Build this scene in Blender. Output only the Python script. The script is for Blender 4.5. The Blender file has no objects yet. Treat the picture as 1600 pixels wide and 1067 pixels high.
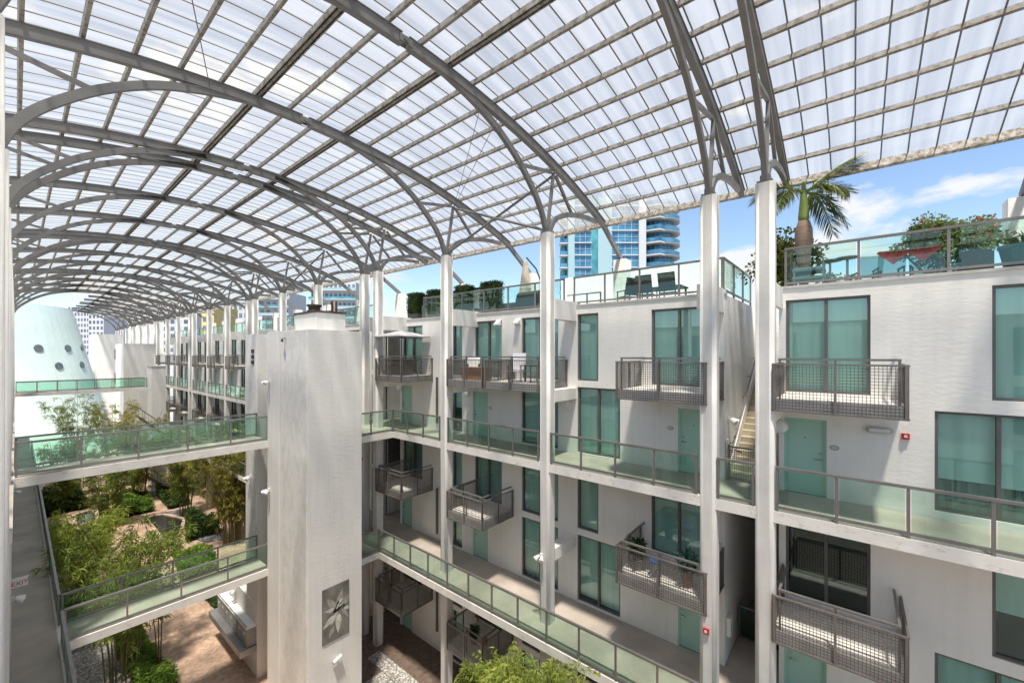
import bpy, bmesh, math, random
from mathutils import Vector, Matrix
R = math.radians
random.seed(7)
scene = bpy.context.scene
col = scene.collection

# ------------------------------------------------------------------ camera
FPX, YAW = 643.9, R(50.28)
cam_d = bpy.data.cameras.new('camera'); cam = bpy.data.objects.new('camera', cam_d); col.objects.link(cam)
cam.location = (0, 0, 0); cam.rotation_euler = (R(90), 0, -YAW)
cam_d.sensor_width = 36.0; cam_d.lens = FPX / 1600 * 36.0; cam_d.shift_y = 18.5 / 1600
cam_d.clip_start = 0.05; cam_d.clip_end = 4000
scene.camera = cam

# ------------------------------------------------------------------ sky, sun, exposure
SUN_DIR = Vector((-0.26, -0.20, 1.0)).normalized()
SUN_EL = math.asin(SUN_DIR.z); SUN_AZ = math.atan2(SUN_DIR.x, SUN_DIR.y)
world = bpy.data.worlds.new('World'); scene.world = world; world.use_nodes = True
wn = world.node_tree.nodes; wl = world.node_tree.links; wn.clear()
w_out = wn.new('ShaderNodeOutputWorld'); w_bg = wn.new('ShaderNodeBackground')
w_sky = wn.new('ShaderNodeTexSky'); w_sky.sky_type = 'NISHITA'; w_sky.sun_disc = False
w_sky.sun_elevation = SUN_EL; w_sky.sun_rotation = SUN_AZ
w_sky.air_density = 1.0; w_sky.dust_density = 0.6; w_sky.ozone_density = 1.6
w_geo = wn.new('ShaderNodeTexCoord')
w_map = wn.new('ShaderNodeMapping'); w_map.inputs['Scale'].default_value = (1.0, 1.0, 2.6); w_map.inputs['Location'].default_value = (0.35, 0.1, 0.0)
w_noi = wn.new('ShaderNodeTexNoise'); w_noi.inputs['Scale'].default_value = 2.6; w_noi.inputs['Detail'].default_value = 9; w_noi.inputs['Roughness'].default_value = 0.55
w_rmp = wn.new('ShaderNodeValToRGB'); w_rmp.color_ramp.elements[0].position = 0.605; w_rmp.color_ramp.elements[1].position = 0.66
w_mix = wn.new('ShaderNodeMixRGB'); w_mix.inputs['Color2'].default_value = (4.2, 4.3, 4.5, 1)
wl.new(w_geo.outputs['Generated'], w_map.inputs['Vector']); wl.new(w_map.outputs['Vector'], w_noi.inputs['Vector'])
w_sep = wn.new('ShaderNodeSeparateXYZ'); wl.new(w_geo.outputs['Generated'], w_sep.inputs[0])
w_low = wn.new('ShaderNodeMapRange'); w_low.interpolation_type = 'SMOOTHSTEP'
for nm_, v_ in (('From Min', 0.10), ('From Max', 0.36), ('To Min', 0.04), ('To Max', 0.0)): w_low.inputs[nm_].default_value = v_
wl.new(w_sep.outputs['Z'], w_low.inputs['Value'])
w_add = wn.new('ShaderNodeMath'); w_add.operation = 'ADD'; wl.new(w_noi.outputs['Fac'], w_add.inputs[0]); wl.new(w_low.outputs[0], w_add.inputs[1])
wl.new(w_add.outputs[0], w_rmp.inputs['Fac']); wl.new(w_rmp.outputs['Color'], w_mix.inputs['Fac'])
wl.new(w_sky.outputs['Color'], w_mix.inputs['Color1']); wl.new(w_mix.outputs['Color'], w_bg.inputs['Color'])
w_bg.inputs['Strength'].default_value = 0.082
wl.new(w_bg.outputs['Background'], w_out.inputs['Surface'])
sun_d = bpy.data.lights.new('sun', 'SUN'); sun_d.energy = 5.0; sun_d.angle = R(4.0); sun_d.color = (1.0, 0.93, 0.83)
sun = bpy.data.objects.new('sun', sun_d); col.objects.link(sun); sun.location = (0, 0, 60)
sun.rotation_euler = SUN_DIR.to_track_quat('Z', 'Y').to_euler()
scene.view_settings.view_transform = 'Standard'; scene.view_settings.look = 'None'
scene.view_settings.exposure = 1.45; scene.view_settings.gamma = 1.0; scene.view_settings.use_curve_mapping = False
cy = scene.cycles
cy.use_denoising = True
cy.max_bounces = 9; cy.diffuse_bounces = 5; cy.glossy_bounces = 3; cy.transmission_bounces = 6; cy.transparent_max_bounces = 24
cy.caustics_reflective = False; cy.caustics_refractive = False; cy.sample_clamp_indirect = 6.0

# ------------------------------------------------------------------ projection helpers (for choosing real positions)
SN, CS = math.sin(YAW), math.cos(YAW)
def pray(px):
    t = (px - 800) / FPX
    return SN + CS * t, CS - SN * t
def onX(px, py, X):
    a, b = pray(px); d = X / a
    return Vector((X, b * d, (552 - py) / FPX * d))
def atd(px, py, d):
    a, b = pray(px)
    return Vector((a * d, b * d, (552 - py) / FPX * d))
def onZ(px, py, Z):
    a, b = pray(px); d = Z * FPX / (552 - py)
    return Vector((a * d, b * d, Z))
def proj(X, Y, Z):
    d = SN * X + CS * Y
    if d < 0.05: return None
    return 800 + FPX * (CS * X - SN * Y) / d, 552 - FPX * Z / d

# ------------------------------------------------------------------ materials
M = {}
def newmat(name):
    m = bpy.data.materials.new(name); m.use_nodes = True
    nt = m.node_tree; nt.nodes.clear()
    out = nt.nodes.new('ShaderNodeOutputMaterial')
    M[name] = m
    return m, nt.nodes, nt.links, out
def pos_noise(n, l, scale, detail=4, vec=(1, 1, 1), rough=0.55):
    g = n.new('ShaderNodeNewGeometry'); mp = n.new('ShaderNodeMapping'); mp.inputs['Scale'].default_value = vec
    t = n.new('ShaderNodeTexNoise'); t.inputs['Scale'].default_value = scale; t.inputs['Detail'].default_value = detail; t.inputs['Roughness'].default_value = rough
    l.new(g.outputs['Position'], mp.inputs['Vector']); l.new(mp.outputs['Vector'], t.inputs['Vector'])
    return t
def ramp(n, l, src, p0, c0, p1, c1):
    r = n.new('ShaderNodeValToRGB'); e = r.color_ramp.elements
    e[0].position = p0; e[0].color = (*c0, 1); e[1].position = p1; e[1].color = (*c1, 1)
    l.new(src, r.inputs['Fac']); return r
def mul(n, l, a, b, fac=1.0):
    m = n.new('ShaderNodeMixRGB'); m.blend_type = 'MULTIPLY'; m.inputs['Fac'].default_value = fac
    l.new(a, m.inputs['Color1']); l.new(b, m.inputs['Color2']); return m
def surf(name, c, rough=0.7, metal=0.0, var=0.12, scale=3.0, bump=0.0, bscale=40.0, streak=0.0, vec=(1, 1, 1), stain=None, spec=0.4, c2=None, bvec=(1, 1, 1)):
    """plain surface with mottling, optional vertical streaks and fine relief"""
    m, n, l, out = newmat(name)
    b = n.new('ShaderNodeBsdfPrincipled'); b.inputs['Roughness'].default_value = rough; b.inputs['Metallic'].default_value = metal
    b.inputs['Specular IOR Level'].default_value = spec
    t = pos_noise(n, l, scale, 6, vec)
    lo = c2 if c2 else tuple(x * (1 - var) for x in c); hi = tuple(min(1, x * (1 + var * 0.6)) for x in c)
    r = ramp(n, l, t.outputs['Fac'], 0.3, lo, 0.68, hi); cc = r.outputs['Color']
    if streak:
        s = pos_noise(n, l, 2.2, 5, (3.0, 3.0, 0.18)); rs = ramp(n, l, s.outputs['Fac'], 0.34, (1 - streak,) * 3, 0.55, (1, 1, 1))
        cc = mul(n, l, cc, rs.outputs['Color']).outputs['Color']
    if stain:
        s = pos_noise(n, l, stain[1], 8, stain[2], 0.7); rs = ramp(n, l, s.outputs['Fac'], stain[3], stain[0], stain[3] + 0.12, (1, 1, 1))
        cc = mul(n, l, cc, rs.outputs['Color']).outputs['Color']
    l.new(cc, b.inputs['Base Color'])
    if bump:
        t2 = pos_noise(n, l, bscale, 5, bvec); bp = n.new('ShaderNodeBump'); bp.inputs['Strength'].default_value = bump; bp.inputs['Distance'].default_value = 0.02
        l.new(t2.outputs['Fac'], bp.inputs['Height']); l.new(bp.outputs['Normal'], b.inputs['Normal'])
    l.new(b.outputs['BSDF'], out.inputs['Surface'])
    return m
surf('stucco', (0.80, 0.792, 0.762), 0.9, var=0.05, scale=0.8, bump=0.34, bscale=6.5, bvec=(1, 0.8, 2.2), streak=0.04, spec=0.2)
surf('tower_white', (0.78, 0.772, 0.745), 0.9, var=0.04, scale=0.9, bump=0.4, bscale=4.0, bvec=(0.7, 0.7, 2.4), streak=0.05, spec=0.2)
surf('tower_marbled', (0.78, 0.772, 0.75), 0.8, var=0.07, scale=2.6, bump=0.15, bscale=8.0, vec=(1, 1, 0.9), spec=0.25, stain=((0.92, 0.915, 0.90), 1.3, (1, 2.4, 1.5), 0.42))
surf('column_white', (0.68, 0.674, 0.65), 0.85, var=0.08, scale=1.6, bump=0.25, bscale=10.0, streak=0.10, spec=0.25)
surf('slab_white', (0.76, 0.745, 0.71), 0.88, var=0.08, scale=2.0, bump=0.2, bscale=14.0, stain=((0.80, 0.77, 0.72), 3.4, (1, 1, 2.0), 0.33), spec=0.2)
surf('coping', (0.52, 0.51, 0.49), 0.8, var=0.18, scale=2.4, bump=0.2, bscale=15, spec=0.3)
surf('walk_floor', (0.46, 0.405, 0.355), 0.85, var=0.22, scale=0.7, bump=0.1, bscale=30, spec=0.3)
surf('roof_floor', (0.42, 0.41, 0.39), 0.9, var=0.2, scale=1.0)
surf('steel', (0.165, 0.164, 0.162), 0.55, 0.1, var=0.14, scale=2.0, spec=0.5)
surf('purlin', (0.27, 0.258, 0.235), 0.65, 0.1, var=0.22, scale=4.0, stain=((0.52, 0.48, 0.42), 7.0, (1, 1, 1), 0.40), spec=0.4)
surf('edge_beam', (0.44, 0.42, 0.385), 0.7, 0.05, var=0.28, scale=5.0, stain=((0.45, 0.41, 0.36), 9.0, (1, 1, 1), 0.43), spec=0.35)
surf('bar_dark', (0.19, 0.188, 0.182), 0.6, 0.1, var=0.15, scale=3.0)
surf('frame_dark', (0.135, 0.133, 0.130), 0.5, 0.2, var=0.12, scale=4.0)
surf('rail_metal', (0.235, 0.228, 0.22), 0.42, 0.4, var=0.12, scale=3.0, spec=0.5)
surf('balcony_metal', (0.20, 0.183, 0.168), 0.5, 0.3, var=0.2, scale=3.0, spec=0.5)
surf('door_teal', (0.40, 0.63, 0.54), 0.45, var=0.05, scale=1.5, spec=0.4)
surf('chrome', (0.5, 0.5, 0.5), 0.25, 0.9, var=0.05)
surf('blind', (0.66, 0.71, 0.69), 0.85, var=0.20, scale=0.9, vec=(1, 3.2, 0.25))
surf('curtain_dark', (0.22, 0.25, 0.25), 0.9, var=0.2, scale=2.0)
surf('curtain_pale', (0.50, 0.53, 0.52), 0.9, var=0.12, scale=2.0)
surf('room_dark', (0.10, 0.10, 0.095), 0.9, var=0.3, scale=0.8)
surf('white_paint', (0.80, 0.80, 0.79), 0.45, var=0.03)
surf('lamp_white', (0.70, 0.69, 0.66), 0.4, var=0.06)
surf('grey_plastic', (0.42, 0.42, 0.41), 0.5, var=0.08)
surf('red_paint', (0.55, 0.035, 0.03), 0.4, var=0.1)
surf('red_cloth', (0.30, 0.03, 0.03), 0.9, var=0.25, scale=5.0)
surf('black_metal', (0.04, 0.04, 0.04), 0.5, 0.2, var=0.2)
surf('wicker_dark', (0.055, 0.05, 0.047), 0.75, var=0.35, scale=22.0, bump=0.4, bscale=60)
surf('sling_green', (0.15, 0.20, 0.19), 0.7, var=0.1)
surf('wood', (0.36, 0.17, 0.065), 0.6, var=0.3, scale=3.0, vec=(1, 6, 6))
surf('bark_pale', (0.33, 0.28, 0.22), 0.9, var=0.3, scale=6, vec=(1, 1, 5), bump=0.4, bscale=18)
surf('palm_bulge', (0.28, 0.205, 0.165), 0.9, var=0.4, scale=4, vec=(0.6, 0.6, 9), bump=0.5, bscale=15)
surf('palm_shaft', (0.20, 0.27, 0.07), 0.5, var=0.2, scale=3)
surf('teal_pot', (0.03, 0.16, 0.135), 0.25, var=0.2, scale=2, spec=0.6)
surf('clay_pot', (0.17, 0.11, 0.08), 0.7, var=0.2)
surf('grey_pot', (0.16, 0.16, 0.16), 0.6, var=0.2)
surf('blue_cloth', (0.05, 0.12, 0.36), 0.8, var=0.2)
surf('beige_cloth', (0.58, 0.51, 0.42), 0.9, var=0.12, scale=4)
surf('grey_cloth', (0.46, 0.46, 0.47), 0.9, var=0.08)
surf('white_cloth', (0.72, 0.72, 0.76), 0.9, var=0.06)
surf('teal_wall', (0.58, 0.71, 0.69), 0.85, var=0.06, scale=0.5, streak=0.06, spec=0.2)
surf('stone_kerb', (0.56, 0.42, 0.32), 0.85, var=0.25, scale=3.0, bump=0.3, bscale=20)
surf('soil', (0.06, 0.045, 0.03), 0.95, var=0.4, scale=4)
surf('ground_far', (0.20, 0.20, 0.19), 0.95, var=0.2, scale=0.05)
surf('stair_conc', (0.50, 0.45, 0.34), 0.85, var=0.15, scale=3, bump=0.2, bscale=20)
surf('ochre', (0.62, 0.46, 0.17), 0.85, var=0.06)
surf('condo_white', (0.40, 0.42, 0.44), 0.8, var=0.04)
surf('tower_pale', (0.25, 0.37, 0.41), 0.7, var=0.05, scale=0.4)
surf('office_pale', (0.46, 0.46, 0.50), 0.8, var=0.05)
surf('culm', (0.13, 0.125, 0.045), 0.5, var=0.35, scale=6.0)
surf('mail_grey', (0.34, 0.34, 0.34), 0.35, 0.5, var=0.1)
surf('stain_brown', (0.08, 0.055, 0.045), 0.7, var=0.2)

def leafmat(name, c1, c2, rough=0.5, trans=0.42, scale=1.3):
    m, n, l, out = newmat(name)
    t = pos_noise(n, l, scale, 3)
    t2 = pos_noise(n, l, 17.0, 1)
    mx = n.new('ShaderNodeMath'); mx.operation = 'ADD'; l.new(t.outputs['Fac'], mx.inputs[0])
    m2 = n.new('ShaderNodeMath'); m2.operation = 'MULTIPLY_ADD'; m2.inputs[1].default_value = 0.8; m2.inputs[2].default_value = -0.4
    l.new(t2.outputs['Fac'], m2.inputs[0]); l.new(m2.outputs[0], mx.inputs[1])
    r = ramp(n, l, mx.outputs[0], 0.32, c1, 0.68, c2)
    d = n.new('ShaderNodeBsdfPrincipled'); d.inputs['Roughness'].default_value = rough; d.inputs['Specular IOR Level'].default_value = 0.35
    tr = n.new('ShaderNodeBsdfTranslucent'); mi = n.new('ShaderNodeMixShader'); mi.inputs['Fac'].default_value = trans
    l.new(r.outputs['Color'], d.inputs['Base Color']); l.new(r.outputs['Color'], tr.inputs['Color'])
    l.new(d.outputs['BSDF'], mi.inputs[1]); l.new(tr.outputs['BSDF'], mi.inputs[2]); l.new(mi.outputs['Shader'], out.inputs['Surface'])
leafmat('bamboo_leaf', (0.12, 0.19, 0.035), (0.33, 0.39, 0.08))
leafmat('bamboo_leaf_light', (0.22, 0.31, 0.05), (0.46, 0.52, 0.11))
leafmat('bamboo_leaf_olive', (0.19, 0.19, 0.035), (0.45, 0.41, 0.09))
leafmat('cover_leaf', (0.11, 0.22, 0.035), (0.30, 0.44, 0.08))
leafmat('dark_leaf', (0.035, 0.075, 0.02), (0.11, 0.19, 0.05))
leafmat('palm_leaf', (0.05, 0.08, 0.025), (0.22, 0.24, 0.07), trans=0.25)
leafmat('grape_leaf', (0.06, 0.09, 0.015), (0.24, 0.25, 0.05))
leafmat('flower_leaf', (0.11, 0.18, 0.04), (0.38, 0.46, 0.18))
leafmat('flower_red', (0.45, 0.07, 0.04), (0.60, 0.22, 0.16))
leafmat('hedge_leaf', (0.02, 0.05, 0.012), (0.08, 0.14, 0.035))
leafmat('agave_leaf', (0.05, 0.14, 0.11), (0.20, 0.38, 0.32))
leafmat('house_leaf', (0.025, 0.05, 0.025), (0.09, 0.16, 0.08))

def glassmat(name, tint, refl=0.06, rough=0.01, tint2=None):
    m, n, l, out = newmat(name)
    tr = n.new('ShaderNodeBsdfTransparent'); tr.inputs['Color'].default_value = (*tint, 1)
    gl = n.new('ShaderNodeBsdfGlossy'); gl.inputs['Roughness'].default_value = rough; gl.inputs['Color'].default_value = (0.9, 1, 0.97, 1)
    fr = n.new('ShaderNodeLayerWeight'); fr.inputs['Blend'].default_value = 0.5
    pw = n.new('ShaderNodeMath'); pw.operation = 'POWER'; pw.inputs[1].default_value = 4.0; l.new(fr.outputs['Facing'], pw.inputs[0])
    ad = n.new('ShaderNodeMath'); ad.operation = 'MULTIPLY_ADD'; ad.inputs[1].default_value = 0.6; ad.inputs[2].default_value = refl; ad.use_clamp = True
    l.new(pw.outputs[0], ad.inputs[0])
    mi = n.new('ShaderNodeMixShader'); l.new(ad.outputs[0], mi.inputs['Fac']); l.new(tr.outputs['BSDF'], mi.inputs[1]); l.new(gl.outputs['BSDF'], mi.inputs[2])
    l.new(mi.outputs['Shader'], out.inputs['Surface'])
glassmat('rail_glass', (0.82, 0.935, 0.885), 0.045)
glassmat('pane_glass', (0.81, 0.94, 0.917), 0.09)
glassmat('sling_mesh', (0.62, 0.70, 0.68), 0.0, 0.5)
glassmat('pane_dark', (0.25, 0.40, 0.36), 0.10)
def opaqueglass(name, c1, c2, sc):
    m, n, l, out = newmat(name)
    b = n.new('ShaderNodeBsdfPrincipled'); b.inputs['Roughness'].default_value = 0.08; b.inputs['Specular IOR Level'].default_value = 0.8
    t = pos_noise(n, l, sc, 2); r = ramp(n, l, t.outputs['Fac'], 0.35, c1, 0.65, c2)
    l.new(r.outputs['Color'], b.inputs['Base Color']); l.new(b.outputs['BSDF'], out.inputs['Surface'])
opaqueglass('tower_glass', (0.015, 0.08, 0.17), (0.06, 0.21, 0.33), 0.35)
opaqueglass('tower_glass_green', (0.03, 0.16, 0.20), (0.08, 0.30, 0.33), 0.35)
opaqueglass('far_glass', (0.05, 0.07, 0.10), (0.13, 0.17, 0.22), 0.2)
opaqueglass('porthole_glass', (0.06, 0.09, 0.10), (0.12, 0.16, 0.17), 1.0)

# translucent roof sheet
m, n, l, out = newmat('roof_sheet')
s1 = pos_noise(n, l, 1.0, 6, (0.16, 3.2, 0.16)); r1 = ramp(n, l, s1.outputs['Fac'], 0.36, (0.22, 0.222, 0.218), 0.62, (0.315, 0.315, 0.308))
s2 = pos_noise(n, l, 0.7, 4, (0.25, 1.7, 0.25)); r2 = ramp(n, l, s2.outputs['Fac'], 0.66, (1, 1, 1), 0.78, (1.0, 0.96, 0.84))
cc = mul(n, l, r1.outputs['Color'], r2.outputs['Color'])
tl = n.new('ShaderNodeBsdfTranslucent'); l.new(cc.outputs['Color'], tl.inputs['Color'])
tp = n.new('ShaderNodeBsdfTransparent'); tp.inputs['Color'].default_value = (0.98, 0.965, 0.94, 1)
gl = n.new('ShaderNodeBsdfGlossy'); gl.inputs['Roughness'].default_value = 0.25
m1 = n.new('ShaderNodeMixShader'); r3 = ramp(n, l, s2.outputs['Fac'], 0.55, (0.47,) * 3, 0.80, (0.56,) * 3); l.new(r3.outputs['Color'], m1.inputs['Fac'])
l.new(tl.outputs['BSDF'], m1.inputs[1]); l.new(tp.outputs['BSDF'], m1.inputs[2])
m2_ = n.new('ShaderNodeMixShader'); m2_.inputs['Fac'].default_value = 0.06
l.new(m1.outputs['Shader'], m2_.inputs[1]); l.new(gl.outputs['BSDF'], m2_.inputs[2]); l.new(m2_.outputs['Shader'], out.inputs['Surface'])

# brick paving
m, n, l, out = newmat('paving')
g = n.new('ShaderNodeNewGeometry'); mp = n.new('ShaderNodeMapping'); mp.inputs['Rotation'].default_value = (0, 0, R(45))
bt = n.new('ShaderNodeTexBrick'); bt.inputs['Scale'].default_value = 4.2; bt.inputs['Mortar Size'].default_value = 0.018
bt.inputs['Color1'].default_value = (0.66, 0.48, 0.36, 1); bt.inputs['Color2'].default_value = (0.55, 0.40, 0.31, 1); bt.inputs['Mortar'].default_value = (0.34, 0.25, 0.19, 1)
l.new(g.outputs['Position'], mp.inputs['Vector']); l.new(mp.outputs['Vector'], bt.inputs['Vector'])
t = pos_noise(n, l, 0.8, 6); r = ramp(n, l, t.outputs['Fac'], 0.3, (0.72, 0.70, 0.68), 0.7, (1.2, 1.15, 1.1)); mm = mul(n, l, bt.outputs['Color'], r.outputs['Color'])
t3 = pos_noise(n, l, 5.5, 2); r33 = ramp(n, l, t3.outputs['Fac'], 0.35, (0.78,) * 3, 0.65, (1.12,) * 3); mm = mul(n, l, mm.outputs['Color'], r33.outputs['Color'])
b = n.new('ShaderNodeBsdfPrincipled'); b.inputs['Roughness'].default_value = 0.8; l.new(mm.outputs['Color'], b.inputs['Base Color'])
bp = n.new('ShaderNodeBump'); bp.inputs['Strength'].default_value = 0.3; l.new(bt.outputs['Fac'], bp.inputs['Height']); bp.invert = True; l.new(bp.outputs['Normal'], b.inputs['Normal'])
l.new(b.outputs['BSDF'], out.inputs['Surface'])
def pebble(name, ca, cb, sc):
    m, n, l, out = newmat(name)
    g = n.new('ShaderNodeNewGeometry'); v = n.new('ShaderNodeTexVoronoi'); v.inputs['Scale'].default_value = sc
    l.new(g.outputs['Position'], v.inputs['Vector'])
    r = ramp(n, l, v.outputs['Color'], 0.15, ca, 0.75, cb); b = n.new('ShaderNodeBsdfPrincipled'); b.inputs['Roughness'].default_value = 0.75
    r2 = ramp(n, l, v.outputs['Distance'], 0.25, (1, 1, 1), 0.6, (0.45, 0.45, 0.45)); mm = mul(n, l, r.outputs['Color'], r2.outputs['Color'])
    l.new(mm.outputs['Color'], b.inputs['Base Color'])
    bp = n.new('ShaderNodeBump'); bp.invert = True; bp.inputs['Strength'].default_value = 0.8; bp.inputs['Distance'].default_value = 0.03; l.new(v.outputs['Distance'], bp.inputs['Height']); l.new(bp.outputs['Normal'], b.inputs['Normal'])
    l.new(b.outputs['BSDF'], out.inputs['Surface'])
pebble('pebble_white', (0.38, 0.36, 0.33), (0.82, 0.80, 0.76), 11)
pebble('pebble_grey', (0.10, 0.105, 0.115), (0.42, 0.43, 0.45), 8)
m, n, l, out = newmat('pool_water')
b = n.new('ShaderNodeBsdfPrincipled'); b.inputs['Base Color'].default_value = (0.022, 0.024, 0.022, 1); b.inputs['Roughness'].default_value = 0.06
t = pos_noise(n, l, 5, 2); bp = n.new('ShaderNodeBump'); bp.inputs['Strength'].default_value = 0.04; l.new(t.outputs['Fac'], bp.inputs['Height']); l.new(bp.outputs['Normal'], b.inputs['Normal'])
l.new(b.outputs['BSDF'], out.inputs['Surface'])

# ------------------------------------------------------------------ mesh helpers
class MB:
    def __init__(s): s.v = []; s.f = []
    def quad(s, a, b, c, d):
        k = len(s.v); s.v += [tuple(a), tuple(b), tuple(c), tuple(d)]; s.f.append((k, k + 1, k + 2, k + 3)); return s
    def tri(s, a, b, c):
        k = len(s.v); s.v += [tuple(a), tuple(b), tuple(c)]; s.f.append((k, k + 1, k + 2)); return s
    def box(s, x0, x1, y0, y1, z0, z1):
        k = len(s.v)
        s.v += [(x0, y0, z0), (x1, y0, z0), (x1, y1, z0), (x0, y1, z0), (x0, y0, z1), (x1, y0, z1), (x1, y1, z1), (x0, y1, z1)]
        s.f += [(k, k + 3, k + 2, k + 1), (k + 4, k + 5, k + 6, k + 7), (k, k + 1, k + 5, k + 4), (k + 1, k + 2, k + 6, k + 5), (k + 2, k + 3, k + 7, k + 6), (k + 3, k, k + 4, k + 7)]
        return s
    def obox(s, c, ux, uy, uz):
        """box from corner c along three edge vectors"""
        c, ux, uy, uz = map(Vector, (c, ux, uy, uz)); k = len(s.v)
        for dz in (0, 1):
            for a, b_ in ((0, 0), (1, 0), (1, 1), (0, 1)): s.v.append(tuple(c + ux * a + uy * b_ + uz * dz))
        s.f += [(k, k + 3, k + 2, k + 1), (k + 4, k + 5, k + 6, k + 7), (k, k + 1, k + 5, k + 4), (k + 1, k + 2, k + 6, k + 5), (k + 2, k + 3, k + 7, k + 6), (k + 3, k, k + 4, k + 7)]
        return s
    def bar(s, p, q, w, h=None, up=(0, 0, 1)):
        p, q = Vector(p), Vector(q); h = h or w; d = (q - p).normalized(); up = Vector(up)
        if abs(d.dot(up)) > 0.98: up = Vector((1, 0, 0))
        a = d.cross(up).normalized(); b_ = a.cross(d).normalized()
        return s.obox(p - a * w / 2 - b_ * h / 2, a * w, b_ * h, q - p)
    def tube(s, pts, rad, n=8, cap=True):
        pts = [Vector(p) for p in pts]; rs = rad if isinstance(rad, (list, tuple)) else [rad] * len(pts); k0 = len(s.v)
        for i, p in enumerate(pts):
            d = (pts[min(i + 1, len(pts) - 1)] - pts[max(i - 1, 0)]).normalized()
            up = Vector((0, 0, 1)) if abs(d.z) < 0.95 else Vector((1, 0, 0))
            a = d.cross(up).normalized(); b_ = d.cross(a).normalized()
            for j in range(n):
                t = 2 * math.pi * j / n; s.v.append(tuple(p + (a * math.cos(t) + b_ * math.sin(t)) * rs[i]))
        for i in range(len(pts) - 1):
            for j in range(n):
                s.f.append((k0 + i * n + j, k0 + i * n + (j + 1) % n, k0 + (i + 1) * n + (j + 1) % n, k0 + (i + 1) * n + j))
        if cap:
            s.f.append(tuple(k0 + j for j in reversed(range(n)))); s.f.append(tuple(k0 + (len(pts) - 1) * n + j for j in range(n)))
        return s
    def lathe(s, c, prof, n=16, sx=1.0, sy=1.0):
        c = Vector(c); k0 = len(s.v)
        for r_, z in prof:
            for j in range(n):
                t = 2 * math.pi * j / n; s.v.append((c.x + r_ * math.cos(t) * sx, c.y + r_ * math.sin(t) * sy, c.z + z))
        for i in range(len(prof) - 1):
            for j in range(n):
                s.f.append((k0 + i * n + j, k0 + i * n + (j + 1) % n, k0 + (i + 1) * n + (j + 1) % n, k0 + (i + 1) * n + j))
        s.f.append(tuple(k0 + j for j in reversed(range(n)))); s.f.append(tuple(k0 + (len(prof) - 1) * n + j for j in range(n)))
        return s
    def prism(s, poly, z0, z1):
        k = len(s.v); n = len(poly)
        s.v += [(p[0], p[1], z0) for p in poly] + [(p[0], p[1], z1) for p in poly]
        s.f.append(tuple(k + i for i in reversed(range(n)))); s.f.append(tuple(k + n + i for i in range(n)))
        for i in range(n): s.f.append((k + i, k + (i + 1) % n, k + n + (i + 1) % n, k + n + i))
        return s
    def ribbon(s, pts, depth, width, y=0.0):
        """bar of rectangular section swept along points of the x-z plane, centred on y"""
        k = len(s.v); P = [Vector((p[0], p[1])) for p in pts]; n = len(P)
        for i, p in enumerate(P):
            d = (P[min(i + 1, n - 1)] - P[max(i - 1, 0)]).normalized(); nn = Vector((-d.y, d.x)) * depth / 2
            for sg, yy in ((1, -1), (1, 1), (-1, 1), (-1, -1)):
                q = p + nn * sg; s.v.append((q.x, y + yy * width / 2, q.y))
        for i in range(n - 1):
            for j in range(4):
                a, b_ = k + i * 4 + j, k + i * 4 + (j + 1) % 4; s.f.append((a, b_, b_ + 4, a + 4))
        s.f.append((k, k + 1, k + 2, k + 3)); e = k + (n - 1) * 4; s.f.append((e + 3, e + 2, e + 1, e)); return s
    def data(s, name):
        me = bpy.data.meshes.new(name); me.from_pydata(s.v, [], s.f); me.validate(); me.update(); return me
def fixn(me):
    bm = bmesh.new(); bm.from_mesh(me); bmesh.ops.recalc_face_normals(bm, faces=bm.faces); bm.to_mesh(me); bm.free()
def obj(name, mb, mat, parent=None, smooth=False, bevel=0.0, kind=None, fix=True):
    me = mb if isinstance(mb, bpy.types.Mesh) else mb.data(name)
    if not me.materials: me.materials.append(M[mat])
    if fix and not isinstance(mb, bpy.types.Mesh): fixn(me)
    o = bpy.data.objects.new(name, me); col.objects.link(o)
    if smooth:
        for p in me.polygons: p.use_smooth = True
    if bevel:
        b_ = o.modifiers.new('bevel', 'BEVEL'); b_.width = bevel; b_.segments = 2; b_.limit_method = 'ANGLE'
    if parent: attach(o, parent)
    if kind: o['kind'] = kind
    return o
def attach(o, p):
    o.parent = p
    w = Matrix.Identity(4); q = p
    loc = Vector((0, 0, 0))
    while q: loc = loc + q.location; q = q.parent
    o.matrix_parent_inverse = Matrix.Translation(-loc)
    # chain: every parent keeps an identity or translated frame, so undo only what lies above
    up = Vector((0, 0, 0)); q = p
    W = world_of(p); o.matrix_parent_inverse = W.inverted()
def world_of(o):
    if o.parent is None: return Matrix.Translation(o.location) @ o.rotation_euler.to_matrix().to_4x4()
    return world_of(o.parent) @ o.matrix_parent_inverse @ (Matrix.Translation(o.location) @ o.rotation_euler.to_matrix().to_4x4())
def thing(name, label, cat, loc=(0, 0, 0), group=None, kind=None):
    o = bpy.data.objects.new(name, None); col.objects.link(o); o.location = loc; o.empty_display_size = 0.2
    return tag(o, label, cat, group, kind)
def tag(o, label=None, cat=None, group=None, kind=None):
    if label: o['label'] = label
    if cat: o['category'] = cat
    if group: o['group'] = group
    if kind: o['kind'] = kind
    return o
def struct(name, mb, mat, **k):
    o = obj(name, mb, mat, **k); o['kind'] = 'structure'; return o
def interp(pts, n):
    """smooth curve through points (Catmull-Rom)"""
    out = []; P = [Vector(p) for p in pts]; P = [P[0] * 2 - P[1]] + P + [P[-1] * 2 - P[-2]]
    for i in range(1, len(P) - 2):
        for k in range(n):
            t = k / n; a, b_, c, d = P[i - 1:i + 3]
            out.append(0.5 * ((2 * b_) + (c - a) * t + (2 * a - 5 * b_ + 4 * c - d) * t * t + (3 * b_ - a - 3 * c + d) * t ** 3))
    out.append(P[-2]); return out
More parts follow.
